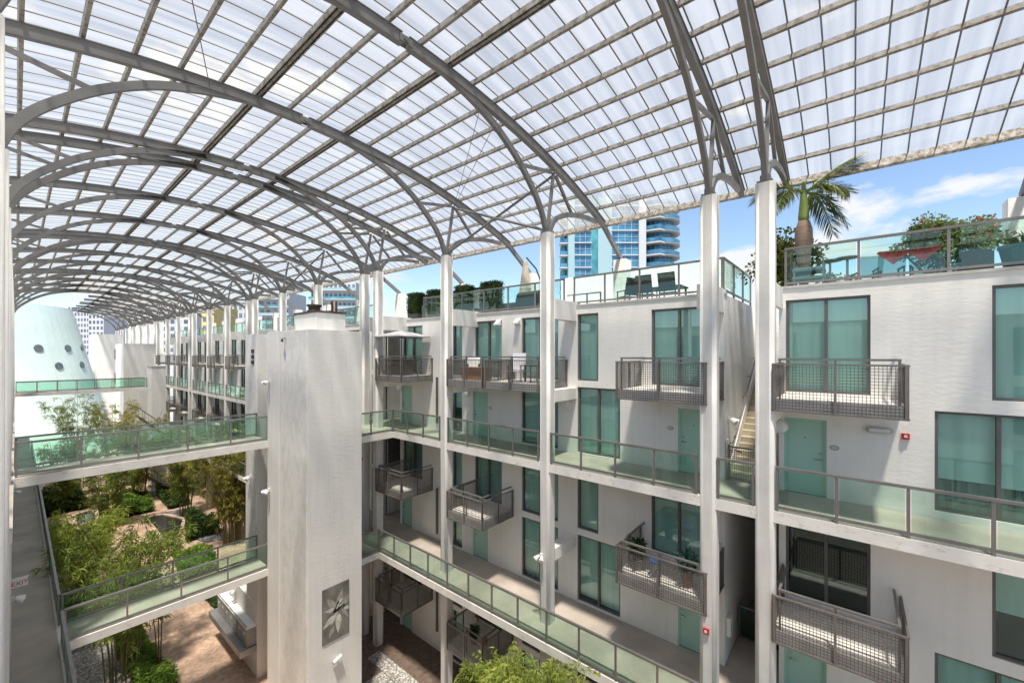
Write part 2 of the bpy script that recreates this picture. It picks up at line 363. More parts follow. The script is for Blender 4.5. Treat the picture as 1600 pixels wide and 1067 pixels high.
ORD = ['first', 'second', 'third', 'fourth', 'fifth', 'sixth', 'seventh', 'eighth', 'ninth', 'tenth', 'eleventh', 'twelfth', 'thirteenth', 'fourteenth', 'fifteenth', 'sixteenth', 'seventeenth', 'eighteenth', 'nineteenth', 'twentieth', 'twenty-first', 'twenty-second', 'twenty-third', 'twenty-fourth', 'twenty-fifth']

# ------------------------------------------------------------------ levels and lines
GZ, AZ, BZ, DZ = -14.96, -9.38, -3.80, 5.58
XF, XC = 13.6, 11.72          # facade plane, front plane of columns and balconies
YCOL = [-10.2, -8.9, -3.6, 1.7, 3.0, 8.3, 13.6, 18.9, 20.2, 25.5, 30.8, 36.1, 37.4, 42.7, 48.0, 53.3, 54.6, 59.9, 65.2, 70.5, 71.8, 77.1, 82.4, 87.7, 89.0, 94.3, 99.6, 104.9]

# ------------------------------------------------------------------ ground
gm = MB(); gm.quad((-1500, -1500, GZ - 0.04), (1500, -1500, GZ - 0.04), (1500, 2500, GZ - 0.04), (-1500, 2500, GZ - 0.04)); struct('ground', gm, 'ground_far')
pm = MB(); pm.quad((-4, -14, GZ), (15, -14, GZ), (15, 125, GZ), (-4, 125, GZ)); struct('courtyard_pavement', pm, 'paving')
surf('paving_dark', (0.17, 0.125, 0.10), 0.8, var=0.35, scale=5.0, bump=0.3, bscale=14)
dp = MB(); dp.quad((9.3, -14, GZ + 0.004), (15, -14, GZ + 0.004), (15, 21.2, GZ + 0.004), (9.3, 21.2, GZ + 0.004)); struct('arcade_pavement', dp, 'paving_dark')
def sheet(name, poly, mat, z, kerb=None):
    mb = MB(); mb.prism(poly, GZ - 0.03, z); o = struct(name, mb, mat)
    return o
def kerb(poly, name='garden_kerb', w=0.22, h=0.12):
    mb = MB(); n = len(poly)
    for i in range(n):
        a, b_ = Vector((*poly[i], 0)), Vector((*poly[(i + 1) % n], 0)); d = (b_ - a).normalized()
        mb.bar((a.x, a.y, GZ + h / 2), (b_.x, b_.y, GZ + h / 2), w, h)
    return struct(name, mb, 'stone_kerb')
pool1 = [(7.5, 49.0), (8.1, 49.6), (8.7, 49.3), (9.7, 46.4), (8.25, 41.4), (7.5, 39.8)]
sheet('reflecting_pool', pool1, 'pool_water', GZ + 0.03); kerb(pool1)
mb = MB(); mb.bar((7.5, 45.2, GZ + 0.045), (9.3, 45.0, GZ + 0.045), 0.10, 0.03); struct('pool_weir', mb, 'frame_dark')
pool2 = [(3.4, 55.4), (4.7, 55.9), (4.7, 52.2), (3.3, 51.6)]
sheet('reflecting_pool', pool2, 'pool_water', GZ + 0.03); kerb(pool2)
sheet('pebble_bed', [(8.6, 50.0), (10.6, 49.5), (11.0, 46.5), (10.0, 46.4), (9.2, 49.3)], 'pebble_grey', GZ + 0.05)
sheet('pebble_bed', [(8.7, 59), (10.8, 58.5), (10.8, 55.5), (9.2, 56)], 'pebble_grey', GZ + 0.05)
sheet('pebble_bed', [(9.2, 41.0), (11.3, 41.6), (11.3, 38.8), (9.6, 39.4)], 'pebble_grey', GZ + 0.05)
sheet('pebble_bed', [(1.3, 24.0), (3.0, 22.5), (3.6, 27.5), (3.2, 31.5), (1.3, 33.5)], 'pebble_white', GZ + 0.04)
sheet('pebble_bed', [(1.6, 36.8), (3.2, 36.4), (3.2, 40.5), (1.6, 41.5)], 'pebble_white', GZ + 0.05)
sheet('pebble_bed', [(1.4, 49.5), (3.0, 50.0), (3.0, 54.0), (1.4, 54.0)], 'pebble_grey', GZ + 0.05)
sheet('pebble_strip', [(11.04, 4.0), (11.7, 4.0), (11.7, 18.4), (11.04, 18.4)], 'pebble_white', GZ + 0.02)
sheet('pebble_strip', [(7.5, 8.0), (11.0, 8.0), (11.0, 17.1), (7.5, 17.1)], 'pebble_white', GZ + 0.016)

# ------------------------------------------------------------------ building facade kit
def facade(b, y0, y1, z0, z1, ops, xf=XF):
    """stucco wall on plane x = xf with real openings and reveals"""
    ys = sorted({y0, y1, *[o[0] for o in ops], *[o[1] for o in ops]}); zs = sorted({z0, z1, *[o[2] for o in ops], *[o[3] for o in ops]})
    ys = [y for y in ys if y0 <= y <= y1]; zs = [z for z in zs if z0 <= z <= z1]
    mb = MB()
    for i in range(len(ys) - 1):
        for j in range(len(zs) - 1):
            cy_, cz_ = (ys[i] + ys[i + 1]) / 2, (zs[j] + zs[j + 1]) / 2
            if any(o[0] < cy_ < o[1] and o[2] < cz_ < o[3] for o in ops): continue
            mb.quad((xf, ys[i + 1], zs[j]), (xf, ys[i], zs[j]), (xf, ys[i], zs[j + 1]), (xf, ys[i + 1], zs[j + 1]))
    for a, c, p, q in ops:
        e = xf + 0.22
        mb.quad((xf, a, p), (e, a, p), (e, a, q), (xf, a, q)); mb.quad((xf, c, p), (xf, c, q), (e, c, q), (e, c, p))
        mb.quad((xf, a, q), (e, a, q), (e, c, q), (xf, c, q)); mb.quad((xf, a, p), (xf, c, p), (e, c, p), (e, a, p))
    return obj('wall', mb, 'stucco', b, fix=False)
def window(b, a, c, p, q, panes=2, blind=1.0, curtain=None, dark=False, xf=XF, detail=True):
    x = xf + 0.055; fw = 0.062
    mb = MB(); mb.box(x, x + 0.10, a, a + fw, p, q); mb.box(x, x + 0.10, c - fw, c, p, q); mb.box(x, x + 0.10, a + fw, c - fw, q - fw, q); mb.box(x, x + 0.10, a + fw, c - fw, p, p + fw)
    cuts = [a + (c - a) * i / panes for i in range(panes + 1)]
    for y in cuts[1:-1]: mb.box(x - 0.012, x + 0.09, y - 0.035, y + 0.035, p + fw, q - fw)
    w = obj('window', mb, 'frame_dark', b)
    for i in range(panes):
        g_ = MB(); g_.box(x + 0.05, x + 0.058, cuts[i] + 0.04, cuts[i + 1] - 0.04, p + fw, q - fw)
        obj('pane', g_, 'pane_dark' if dark else 'pane_glass', w)
    if blind > 0:
        h = (q - p) * blind
        for i in range(panes):
            g_ = MB(); hh = h if i == 0 or blind >= 1 else h * random.uniform(0.96, 1.0)
            g_.box(x + 0.13, x + 0.136, cuts[i] + 0.02, cuts[i + 1] - 0.02, q - hh, q); obj('blind', g_, 'blind', w)
    if curtain:
        g_ = MB(); n = int((c - a) / 0.05); zt = q - (q - p) * max(0, blind - 0.05) if blind < 1 else q
        for i in range(n):
            y_ = a + (c - a) * i / n; y2 = a + (c - a) * (i + 1) / n
            g_.quad((x + 0.2 + 0.05 * math.sin(i * 1.3), y_, p), (x + 0.2 + 0.05 * math.sin((i + 1) * 1.3), y2, p), (x + 0.2 + 0.05 * math.sin((i + 1) * 1.3), y2, zt), (x + 0.2 + 0.05 * math.sin(i * 1.3), y_, zt))
        obj('curtain', g_, curtain, w, fix=False)
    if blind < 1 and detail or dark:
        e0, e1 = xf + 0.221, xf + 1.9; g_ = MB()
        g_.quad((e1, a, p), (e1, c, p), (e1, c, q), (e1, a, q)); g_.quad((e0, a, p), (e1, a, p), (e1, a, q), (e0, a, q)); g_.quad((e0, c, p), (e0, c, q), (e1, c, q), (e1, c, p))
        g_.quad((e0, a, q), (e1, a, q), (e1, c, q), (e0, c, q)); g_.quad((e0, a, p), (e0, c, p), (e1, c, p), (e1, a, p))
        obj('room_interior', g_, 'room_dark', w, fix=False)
    return w
def door(b, a, c, z, handle=-1, xf=XF, detail=True, h=2.04):
    x = xf + 0.06
    d = obj('door', MB().box(x + 0.02, x + 0.07, a + 0.05, c - 0.05, z + 0.01, z + h - 0.05), 'door_teal', b)
    if detail:
        fr = MB(); fr.box(x - 0.03, x + 0.08, a, a + 0.05, z, z + h); fr.box(x - 0.03, x + 0.08, c - 0.05, c, z, z + h); fr.box(x - 0.03, x + 0.08, a + 0.05, c - 0.05, z + h - 0.05, z + h); obj('door_frame', fr, 'door_teal', d)
        hy = a + 0.14 if handle < 0 else c - 0.14; s_ = 1 if handle < 0 else -1
        hm = MB(); hm.tube([(x + 0.02, hy, z + 0.98), (x - 0.05, hy, z + 0.98)], 0.025, 8); hm.bar((x - 0.045, hy, z + 0.98), (x - 0.045, hy + s_ * 0.12, z + 0.98), 0.02); obj('handle', hm, 'chrome', d, kind='stuff'); obj('lock', MB().tube([(x + 0.02, hy, z + 1.12), (x - 0.012, hy, z + 1.12)], 0.028, 10), 'chrome', d)
        obj('threshold', MB().box(x - 0.05, x + 0.08, a, c, z - 0.004, z + 0.012), 'chrome', d); obj('peephole', MB().tube([(x + 0.02, (a + c) / 2, z + 1.52), (x + 0.008, (a + c) / 2, z + 1.52)], 0.018, 8), 'black_metal', d)
    return d
def glass_rail(b, pts, z, spacing=1.25, name='glass_railing', h=1.07, parts=True, flush=0.0, ends=True):
    """framed glass railing along a plan polyline"""
    top = MB(); P = [Vector((p[0], p[1], 0)) for p in pts]; segs = []
    for i in range(len(P) - 1):
        a, c = P[i], P[i + 1]; d = (c - a).normalized(); L = (c - a).length
        top.bar((a.x, a.y, z + h - 0.03), (c.x, c.y, z + h - 0.03), 0.075, 0.06); top.bar((a.x, a.y, z + 0.085), (c.x, c.y, z + 0.085), 0.05, 0.06)
        n = max(1, round(L / spacing)); segs.append((a, d, L, n))
    r = obj(name, top, 'rail_metal', b)
    if not parts: return r
    for a, d, L, n in segs:
        for k in range(n + 1):
            q = a + d * (L * k / n); q2 = q + d * (0.03 if k == 0 else (-0.03 if k == n else 0)) * 1.0
            obj('post', MB().bar((q2.x, q2.y, z - 0.10), (q2.x, q2.y, z + h - 0.06), 0.055, 0.055, up=d), 'rail_metal', r)
        for k in range(n):
            q0 = a + d * (L * k / n + 0.05); q1 = a + d * (L * (k + 1) / n - 0.05)
            obj('glass_panel', MB().bar((q0.x, q0.y, z + 0.115 + (h - 0.18) / 2), (q1.x, q1.y, z + 0.115 + (h - 0.18) / 2), 0.012, h - 0.18), 'rail_glass', r)
    return r
def wire(x0, y0, x1, y1, z0, z1, step, t=0.011):
    mb = MB(); a, c = Vector((x0, y0, 0)), Vector((x1, y1, 0)); L = (c - a).length; d = (c - a) / L
    n = max(2, int(L / step)); m_ = max(2, int((z1 - z0) / step))
    for i in range(n + 1):
        q = a + d * (L * i / n); mb.bar((q.x, q.y, z0), (q.x, q.y, z1), t, t)
    for j in range(m_ + 1):
        zz = z0 + (z1 - z0) * j / m_; mb.bar((a.x, a.y, zz), (c.x, c.y, zz), t, t)
    return mb
def balcony(b, y0, y1, zf, x0=XC - 0.02, x1=XF, step=0.066, far=False):
    """hung balcony: white deck in a steel tray, wire mesh panels, inset handrail"""
    mb = MB(); mb.box(x0 + 0.05, x1, y0 + 0.05, y1 - 0.05, zf - 0.2, zf); o = obj('balcony', mb, 'slab_white', b)
    tr = MB(); tr.box(x0 + 0.02, x0 + 0.05, y0 + 0.02, y1 - 0.02, zf - 0.26, zf - 0.01); tr.box(x0 + 0.05, x1, y0 + 0.02, y0 + 0.05, zf - 0.26, zf - 0.01); tr.box(x0 + 0.05, x1, y1 - 0.05, y1 - 0.02, zf - 0.26, zf - 0.01)
    obj('deck_edge', tr, 'coping', o)
    zt, zb = zf + 0.84, zf - 0.27
    n = 2 if y1 - y0 < 3.2 else 3
    for k in range(n + 1):
        y = y0 + (y1 - y0) * k / n; y = min(max(y, y0 + 0.03), y1 - 0.03)
        obj('post', MB().box(x0 - 0.035, x0 + 0.02, y - 0.026, y + 0.026, zb, zt), 'balcony_metal', o)
        if not far:
            obj('inner_post', MB().box(x0 + 0.10, x0 + 0.15, min(max(y, y0 + 0.13), y1 - 0.13) - 0.022, min(max(y, y0 + 0.13), y1 - 0.13) + 0.022, zf, zf + 0.93), 'balcony_metal', o)
    for yy in (y0, y1):
        s_ = 1 if yy == y0 else -1
        for xx in ((x0 + x1) / 2, x1 - 0.05):
            obj('post', MB().box(xx - 0.025, xx + 0.025, yy - 0.01 if s_ > 0 else yy - 0.04, yy + 0.04 if s_ > 0 else yy + 0.01, zb, zt), 'balcony_metal', o)
    hr = MB(); hr.bar((x0 + 0.125, y0 + 0.10, zf + 0.955), (x0 + 0.125, y1 - 0.10, zf + 0.955), 0.06, 0.05); hr.bar((x0 + 0.155, y0 + 0.125, zf + 0.953), (x1, y0 + 0.125, zf + 0.953), 0.05, 0.045); hr.bar((x0 + 0.155, y1 - 0.125, zf + 0.953), (x1, y1 - 0.125, zf + 0.953), 0.05, 0.045)
    obj('handrail', hr, 'rail_metal', o)
    fr = MB()
    for z in (zt, zb):
        fr.bar((x0 - 0.008, y0, z), (x0 - 0.008, y1, z), 0.05, 0.04); fr.bar((x0 + 0.02, y0, z - 0.002), (x1, y0, z - 0.002), 0.04, 0.036); fr.bar((x0 + 0.02, y1, z - 0.002), (x1, y1, z - 0.002), 0.04, 0.036)
    obj('mesh_frame', fr, 'balcony_metal', o)
    for f in (wire(x0, y0, x0, y1, zb, zt, step), wire(x0, y0, x1, y0, zb, zt, step), wire(x0, y1, x1, y1, zb, zt, step)):
        obj('wire_mesh', f, 'balcony_metal', o, fix=False, kind='stuff')
    return o
def coping_roof(b, y0, y1, x1=26.0, ztop=1.85):
    mb = MB(); mb.box(XF - 0.035, XF + 0.27, y0 - 0.03, y1 + 0.03, ztop - 0.07, ztop); obj('coping', mb, 'coping', b)
    mb = MB(); mb.box(XF + 0.27, x1 - 0.02, y0 + 0.02, y1 - 0.02, 1.55, 1.66); obj('roof_terrace', mb, 'roof_floor', b)

def building_shell(b, y0, y1, x1=26.0):
    mb = MB()
    mb.quad((XF, y0, GZ), (x1, y0, GZ), (x1, y0, 1.78), (XF, y0, 1.78)); mb.quad((XF, y1, GZ), (XF, y1, 1.78), (x1, y1, 1.78), (x1, y1, GZ)); mb.quad((x1, y0, GZ), (x1, y1, GZ), (x1, y1, 1.78), (x1, y0, 1.78))
    obj('side_wall', mb, 'stucco', b, fix=False)
def walkway(b, y0, y1, z, x0, x1=XF, th=0.30):
    mb = MB(); mb.box(x0, x1 - 0.003, y0, y1, z - th, z - 0.012); o = obj('walkway', mb, 'slab_white', b)
    mb = MB(); mb.box(x0 + 0.10, x1 - 0.004, y0 + 0.02, y1 - 0.02, z - 0.012, z); obj('walkway_floor', mb, 'walk_floor', o)
    return o
def pier(b, y):
    obj('pier', MB().box(17.7, 18.3, y - 0.3, y + 0.3, 1.66, 4.32), 'column_white', b)

ZUP, ZLO = (-1.03, 1.48), (-3.74, -1.27)
LV = (0, -DZ, -2 * DZ)
# ---- right-hand building
bR = thing('apartment_building', 'white stucco apartment block at the right edge with one large wire-mesh balcony per floor', 'building', (19, -4, GZ), group='apartment blocks along the right of the courtyard')
ops = []
for dz in LV:
    ops += [(-0.31, 1.46, -1.05 + dz, 1.46 + dz), (-4.1, -2.31, ZUP[0] + dz, ZUP[1] + dz), (-3.4, -1.43, ZLO[0] + 0.1 + dz, -1.33 + dz), (0.56, 1.50, BZ + dz, BZ + 2.04 + dz)]
Y0R, Y1R = -14.0, 1.62
facade(bR, Y0R, Y1R, GZ, 1.78, ops); building_shell(bR, Y0R, Y1R); coping_roof(bR, Y0R, Y1R)
for i, dz in enumerate(LV):
    if i == 0:
        window(bR, -0.31, 1.46, -1.05, 1.46, 2, 1.0)
        window(bR, -4.1, -2.31, ZUP[0], ZUP[1], 1, 0.985)
        window(bR, -3.4, -1.43, ZLO[0] + 0.1, -1.33, 2, 0.70, 'curtain_dark')
    elif i == 1:
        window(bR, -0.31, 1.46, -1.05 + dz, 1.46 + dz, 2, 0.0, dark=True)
        window(bR, -4.1, -2.31, ZUP[0] + dz, ZUP[1] + dz, 1, 0.62, dark=False)
        window(bR, -3.4, -1.43, ZLO[0] + 0.1 + dz, -1.33 + dz, 2, 1.0)
    else:
        window(bR, -0.31, 1.46, -1.05 + dz, 1.46 + dz, 2, 1.0); window(bR, -4.1, -2.31, ZUP[0] + dz, ZUP[1] + dz, 1, 1.0); window(bR, -3.4, -1.43, ZLO[0] + 0.1 + dz, -1.33 + dz, 2, 1.0)
    door(bR, 0.56, 1.50, BZ + dz, -1 if i == 0 else 1)
    balcony(bR, -0.86, 1.52, -1.10 + dz)
walkway(bR, Y0R, 1.62, BZ, XC + 0.03); walkway(bR, Y0R, 1.62, AZ, 10.95)
glass_rail(bR, [(XC + 0.06, 1.47), (XC + 0.06, -9.0)], BZ, 1.22)
glass_rail(bR, [(11.0, 1.66), (11.0, -9.0)], AZ, 1.22)
glass_rail(bR, [(XF + 0.10, 1.50), (XF + 0.10, -8.0)], 1.85, 1.55)
pier(bR, -3.6)
for z0, z1 in ((1.22, 1.80), (-1.72, -1.30), (-1.72 - DZ, -1.3 - DZ)): obj('beam', MB().box(XC + 0.44, XF - 0.002, 1.52, 1.88 if z0 < 1 else 1.615, z0, z1), 'stucco', bR)

# ---- middle building
bM = thing('apartment_building', 'white stucco apartment block in the middle with mesh balconies between tall columns', 'building', (19, 11, GZ), group='apartment blocks along the right of the courtyard')
Y0M, Y1M = 3.0, 19.35
# (living y0, y1 upper, living y0, y1 lower, balcony window y0, y1, door y0, y1, balcony y0, y1)
BAY = [(7.20, 8.08, 6.35, 8.08, 3.46, 5.23, 3.42, 4.37, 3.02, 5.6),
       (8.95, 10.77, 8.95, 10.77, 11.88, 13.54, 12.72, 13.69, 11.22, 13.32),
       (14.40, 15.62, 14.40, 15.62, 17.40, 19.07, 18.28, 19.22, 16.55, 18.75)]
ops = []
for u0, u1, l0, l1, w0, w1, d0, d1, b0, b1 in BAY:
    for dz in LV: ops += [(u0, u1, ZUP[0] + dz, ZUP[1] + dz), (l0, l1, ZLO[0] + dz, ZLO[1] + dz), (w0, w1, -1.05 + dz, 1.46 + dz), (d0, d1, BZ + dz, BZ + 2.04 + dz)]
facade(bM, Y0M, Y1M, GZ, 1.78, ops); building_shell(bM, Y0M, Y1M); coping_roof(bM, Y0M, Y1M)
for j, (u0, u1, l0, l1, w0, w1, d0, d1, b0, b1) in enumerate(BAY):
    for i, dz in enumerate(LV):
        window(bM, u0, u1, ZUP[0] + dz, ZUP[1] + dz, 1 if u1 - u0 < 1 else 2, 0.985 if j == 0 else 1.0, detail=False)
        bl, cu = 1.0, None
        if j == 1 and i == 1: bl, cu = 0.52, 'curtain_pale'
        if j == 2 and i == 0: bl, cu = 0.55, None
        if j == 2 and i == 1: bl, cu = 0.3, 'curtain_pale'
        window(bM, l0, l1, ZLO[0] + dz, ZLO[1] + dz, 2, bl if (j, i) != (0, 1) else 0.965, cu)
        bl, cu, dk = 1.0, None, False
        if j == 1 and i == 1: bl, cu = 0.0, 'curtain_pale'
        if j == 2 and i >= 1: bl, cu = 0.0, 'curtain_dark'
        window(bM, w0, w1, -1.05 + dz, 1.46 + dz, 2, bl, cu, dk)
        door(bM, d0, d1, BZ + dz, 1 if (j != 0) == (i == 0) else 1)
        balcony(bM, b0, b1, -1.10 + dz, step=0.066 if j == 0 else 0.075)
balcony(bM, 8.52, 11.12, -1.10, step=0.075)
walkway(bM, Y0M - 1.38, 17.35, BZ, XC + 0.03); walkway(bM, Y0M - 1.38, 17.35, AZ, 10.95)
glass_rail(bM, [(XC + 0.06, 2.78), (XC + 0.06, 1.92)], BZ, 1.1)
glass_rail(bM, [(XC + 0.06, 8.06), (XC + 0.06, 3.26)], BZ, 1.22)
glass_rail(bM, [(XC + 0.06, 13.36), (XC + 0.06, 8.55)], BZ, 1.22)
glass_rail(bM, [(9.4, 17.35), (XC + 0.06, 17.35), (XC + 0.06, 13.85)], BZ, 1.22)
glass_rail(bM, [(9.4, 17.32), (11.0, 17.32), (11.0, 1.66)], AZ, 1.22)
glass_rail(bM, [(XF + 0.10, 8.3), (XF + 0.10, 3.06), (18.0, 3.06)], 1.85, 1.3)
glass_rail(bM, [(XF + 0.10, 17.4), (XF + 0.10, 8.7)], 1.85, 1.5)
glass_rail(bM, [(XF + 1.4, 19.2), (XF + 1.4, 17.4), (XF + 0.10, 17.4)], 1.66, 1.3)
for yc in (3.2, 8.3, 13.6, 18.9):
    for z0, z1 in ((1.22, 1.93), (-1.72, -1.30), (-1.72 - DZ, -1.3 - DZ)):
        if z0 > 1 or yc > 4: obj('beam', MB().box(XC + 0.43, XF + (0.26 if z0 > 1 else -0.002), yc - 0.19, yc + 0.19, z0, z1), 'stucco', bM)
for y in (8.3, 13.6, 18.9): pier(bM, y)
obj('penthouse_wall', MB().box(23.0, 24.0, 5.0, 14.9, 1.67, 4.9), 'tower_white', bM)
for z in (BZ, AZ):   # landings that run to the lift tower
    mb = MB(); mb.box(9.3, XC + 0.02, 17.30, 21.2, z - 0.30, z - 0.012); o = obj('walkway', mb, 'slab_white', bM)
    obj('walkway_floor', MB().box(9.3, XC + 0.02, 17.36, 21.2, z - 0.012, z), 'walk_floor', o)
    mb = MB(); mb.box(XC + 0.02, XF + 1.3, 17.35, 21.2, z - 0.302, z - 0.013); o = obj('walkway', mb, 'slab_white', bM)
    obj('walkway_floor', MB().box(XC + 0.02, XF + 1.2, 17.35, 21.2, z - 0.013, z - 0.001), 'walk_floor', o)
obj('passage_wall', MB().box(XF + 1.4, XF + 1.5, 19.35, 21.0, GZ, 1.78), 'stucco', bM)

for z0 in (BZ + 0.3, AZ + 0.3, AZ - 4.6): obj('downpipe', MB().box(XF - 0.09, XF - 0.004, 16.12, 16.22, z0, z0 + 2.3), 'frame_dark', bM)
# ---- far buildings
def far_building(b, y0, y1, bays, detail):
    ops = []; W = []
    for yc in bays:
        for dz in LV:
            W += [(yc + 0.65, yc + 2.0, ZUP[0] + dz, ZUP[1] + dz, 'w'), (yc + 0.65, yc + 2.0, ZLO[0] + dz, ZLO[1] + dz, 'w'), (yc + 3.1, yc + 4.7, -1.05 + dz, 1.46 + dz, 'w'), (yc + 3.9, yc + 4.85, BZ + dz, BZ + 2.04 + dz, 'd')]
    facade(b, y0, y1, GZ, 1.78, [w[:4] for w in W]); building_shell(b, y0, y1); coping_roof(b, y0, y1)
    for a, c, p, q, k in W:
        if k == 'w': window(b, a, c, p, q, 2, random.choice([1.0, 1.0, 0.55, 0.0]), random.choice([None, 'curtain_dark', 'curtain_pale']), False)
        else: door(b, a, c, p, detail=False)
    for k, yc in enumerate(bays):
        for i, dz in enumerate(LV[:2]):
            balcony(b, yc + 2.7, yc + 4.9, -1.10 + dz, step=0.11, far=True)
    walkway(b, y0, y1, BZ, XC + 0.03); walkway(b, y0, y1, AZ, 10.95)
    for yc in bays: glass_rail(b, [(XC + 0.06, yc + 5.05), (XC + 0.06, yc + 0.25)], BZ, 1.25); obj('beam', MB().box(XC + 0.43, XF + 0.26, yc - 0.19, yc + 0.19, 1.22, 1.93), 'stucco', b)
    glass_rail(b, [(11.0, y1), (11.0, y0)], AZ, 1.3)
    glass_rail(b, [(XF + 0.10, y1 - 0.3), (XF + 0.10, y0 + 0.3)], 1.85, 1.5)
    for yc in sorted({round(q, 1) for yc in bays for q in (yc, yc + 5.3)}):
        if yc > y0 and yc < y1: pier(b, yc)
bF = thing('apartment_building', 'white stucco apartment block partly hidden behind the lift tower', 'building', (19, 28, GZ), group='apartment blocks along the right of the courtyard')
far_building(bF, 21.0, 36.6, (20.2, 25.5, 30.8), True)
bG = thing('apartment_building', 'far white apartment block whose balconies show between distant columns', 'building', (19, 45, GZ), group='apartment blocks along the right of the courtyard')
far_building(bG, 37.0, 53.8, (37.4, 42.7, 48.0), True)
bH = thing('apartment_building', 'farthest white apartment block beside the blank stair wall', 'building', (19, 62, GZ), group='apartment blocks along the right of the courtyard')
far_building(bH, 54.2, 71.0, (54.6, 59.9, 65.2), True)

# ---- left building with its walkway (its face is out of frame; its walkway and rail are seen)
bL = thing('apartment_building', 'left-hand apartment block with a long grey gallery and railing below the camera', 'building', (-4, 30, GZ))
mb = MB(); mb.box(-8, -1.75, -14, 71.5, GZ, 1.8); obj('wall', mb, 'stucco', bL)
mb = MB(); mb.box(-1.75, 0.97, 2.0, 71.5, AZ - 0.30, AZ - 0.012); o = obj('walkway', mb, 'slab_white', bL); obj('walkway_floor', MB().box(-1.74, 0.88, 2.02, 71.4, AZ - 0.012, AZ), 'walk_floor', o)
mb = MB(); mb.box(-1.75, -0.05, 14.0, 71.5, BZ - 0.30, BZ - 0.012); o = obj('walkway', mb, 'slab_white', bL); obj('walkway_floor', MB().box(-1.74, -0.06, 14.02, 71.4, BZ - 0.012, BZ), 'walk_floor', o)
for yc in range(-8, 66, 5):
    for z in (-3.7, -1.0, -9.2, -6.6):
        w = obj('window', MB().box(-1.78, -1.72, yc + 0.6, yc + 2.4, z, z + 2.2), 'frame_dark', bL); obj('pane', MB().box(-1.72, -1.71, yc + 0.68, yc + 2.32, z + 0.08, z + 2.12), 'porthole_glass', w)
    obj('door', MB().box(-1.76, -1.70, yc + 3.2, yc + 4.1, AZ, AZ + 2.05), 'door_teal', bL)
glass_rail(bL, [(0.95, 8.0), (0.95, 19.72)], AZ, 1.2)
glass_rail(bL, [(0.95, 21.12), (0.95, 60.6)], AZ, 1.25)

# ---- stair between right and middle buildings
st = thing('concrete_stair', 'narrow concrete stair climbing between two blocks behind a mesh gate', 'stair', (14.5, 2.3, BZ))
nst = 17
for k in range(nst):
    obj('step', MB().box(14.05 + 0.26 * k, 14.05 + 0.26 * (k + 1), 1.66, 2.93, BZ - 0.012, BZ + 0.175 * (k + 1)), 'stair_conc', st)
obj('stringer', MB().obox((13.95, 2.90, BZ + 0.02), (0, 0.085, 0), (4.6, 0, 3.1), (0, 0, 0.42)), 'stucco', st)
obj('handrail', MB().tube([(13.9, 2.86, BZ + 0.95), (18.4, 2.86, BZ + 4.0)], 0.022, 8), 'rail_metal', st)
for k in range(5):
    x = 14.1 + k * 0.95; z = BZ + 0.95 + (x - 13.9) * 0.678
    obj('bracket', MB().bar((x, 2.86, z - 0.02), (x, 2.985, z - 0.07), 0.025), 'rail_metal', st)
obj('landing', MB().box(XF - 0.004, 14.05, 1.64, 2.99, BZ - 0.3, BZ - 0.005), 'walk_floor', st)
obj('landing', MB().box(XF - 0.004, 18.0, 1.64, 2.99, AZ - 0.3, AZ - 0.005), 'walk_floor', st)
obj('back_wall', MB().box(18.6, 18.7, 1.62, 3.0, GZ, 1.3), 'stucco', st)
gt = thing('mesh_gate', 'low wire-mesh gate at the foot of the narrow stair', 'gate', (13.75, 2.3, BZ))
fr = MB()
for z in (BZ + 0.08, BZ + 1.0): fr.bar((13.72, 1.7, z), (13.72, 2.9, z), 0.05, 0.05)
obj('frame', fr, 'balcony_metal', gt)
for y in (1.7, 2.9): obj('post', MB().box(13.69, 13.75, y - 0.03, y + 0.03, BZ - 0.0, BZ + 1.06), 'balcony_metal', gt)
obj('wire_mesh', wire(13.72, 1.72, 13.72, 2.88, BZ + 0.1, BZ + 0.98, 0.06), 'balcony_metal', gt, fix=False, kind='stuff')
obj('lever', MB().bar((13.68, 2.75, BZ + 0.93), (13.66, 2.55, BZ + 0.88), 0.025), 'black_metal', gt)
gl_ = thing('glass_screen', 'dark glazed screen at the end of the lower stair passage', 'screen', (15.3, 2.3, AZ))
fr = MB(); fr.bar((15.3, 1.66, AZ + 1.05), (15.3, 2.95, AZ + 1.05), 0.05); fr.bar((15.3, 1.66, AZ + 0.05), (15.3, 2.95, AZ + 0.05), 0.05); fr.bar((15.3, 2.92, AZ), (15.3, 2.92, AZ + 1.05), 0.05)
obj('frame', fr, 'rail_metal', gl_); obj('glass_panel', MB().box(15.295, 15.305, 1.68, 2.9, AZ + 0.08, AZ + 1.02), 'pane_dark', gl_)

# ------------------------------------------------------------------ columns
def col_mesh(x0, x1, w, z1):
    mb = MB(); r_ = 0.10; P = []
    for cx, cy_, a0 in ((x1 - r_, w / 2 - r_, 0), (x0 + r_, w / 2 - r_, 90), (x0 + r_, -w / 2 + r_, 180), (x1 - r_, -w / 2 + r_, 270)):
        for k in range(5):
            t = R(a0 + k * 22.5); P.append((cx + r_ * math.cos(t), cy_ + r_ * math.sin(t)))
    mb.prism(P, GZ, z1); me = mb.data('column'); me.materials.append(M['column_white']); fixn(me)
    for p in me.polygons: p.use_smooth = len(p.vertices) == 4 and p.area < 1.2
    return me
ZC = 4.20
cmR = col_mesh(XC, XC + 0.44, 0.42, ZC); cmL = col_mesh(-0.56, -0.09, 0.42, ZC)
k = 0
for y in YCOL:
    if y > 1:
        o = bpy.data.objects.new('concrete_column', cmR); col.objects.link(o); o.location = (0, y, 0)
        tag(o, 'tall white concrete column of the right-hand row, %s from the right' % ORD[k], 'column', 'columns along the right walkways'); k += 1
k = 0
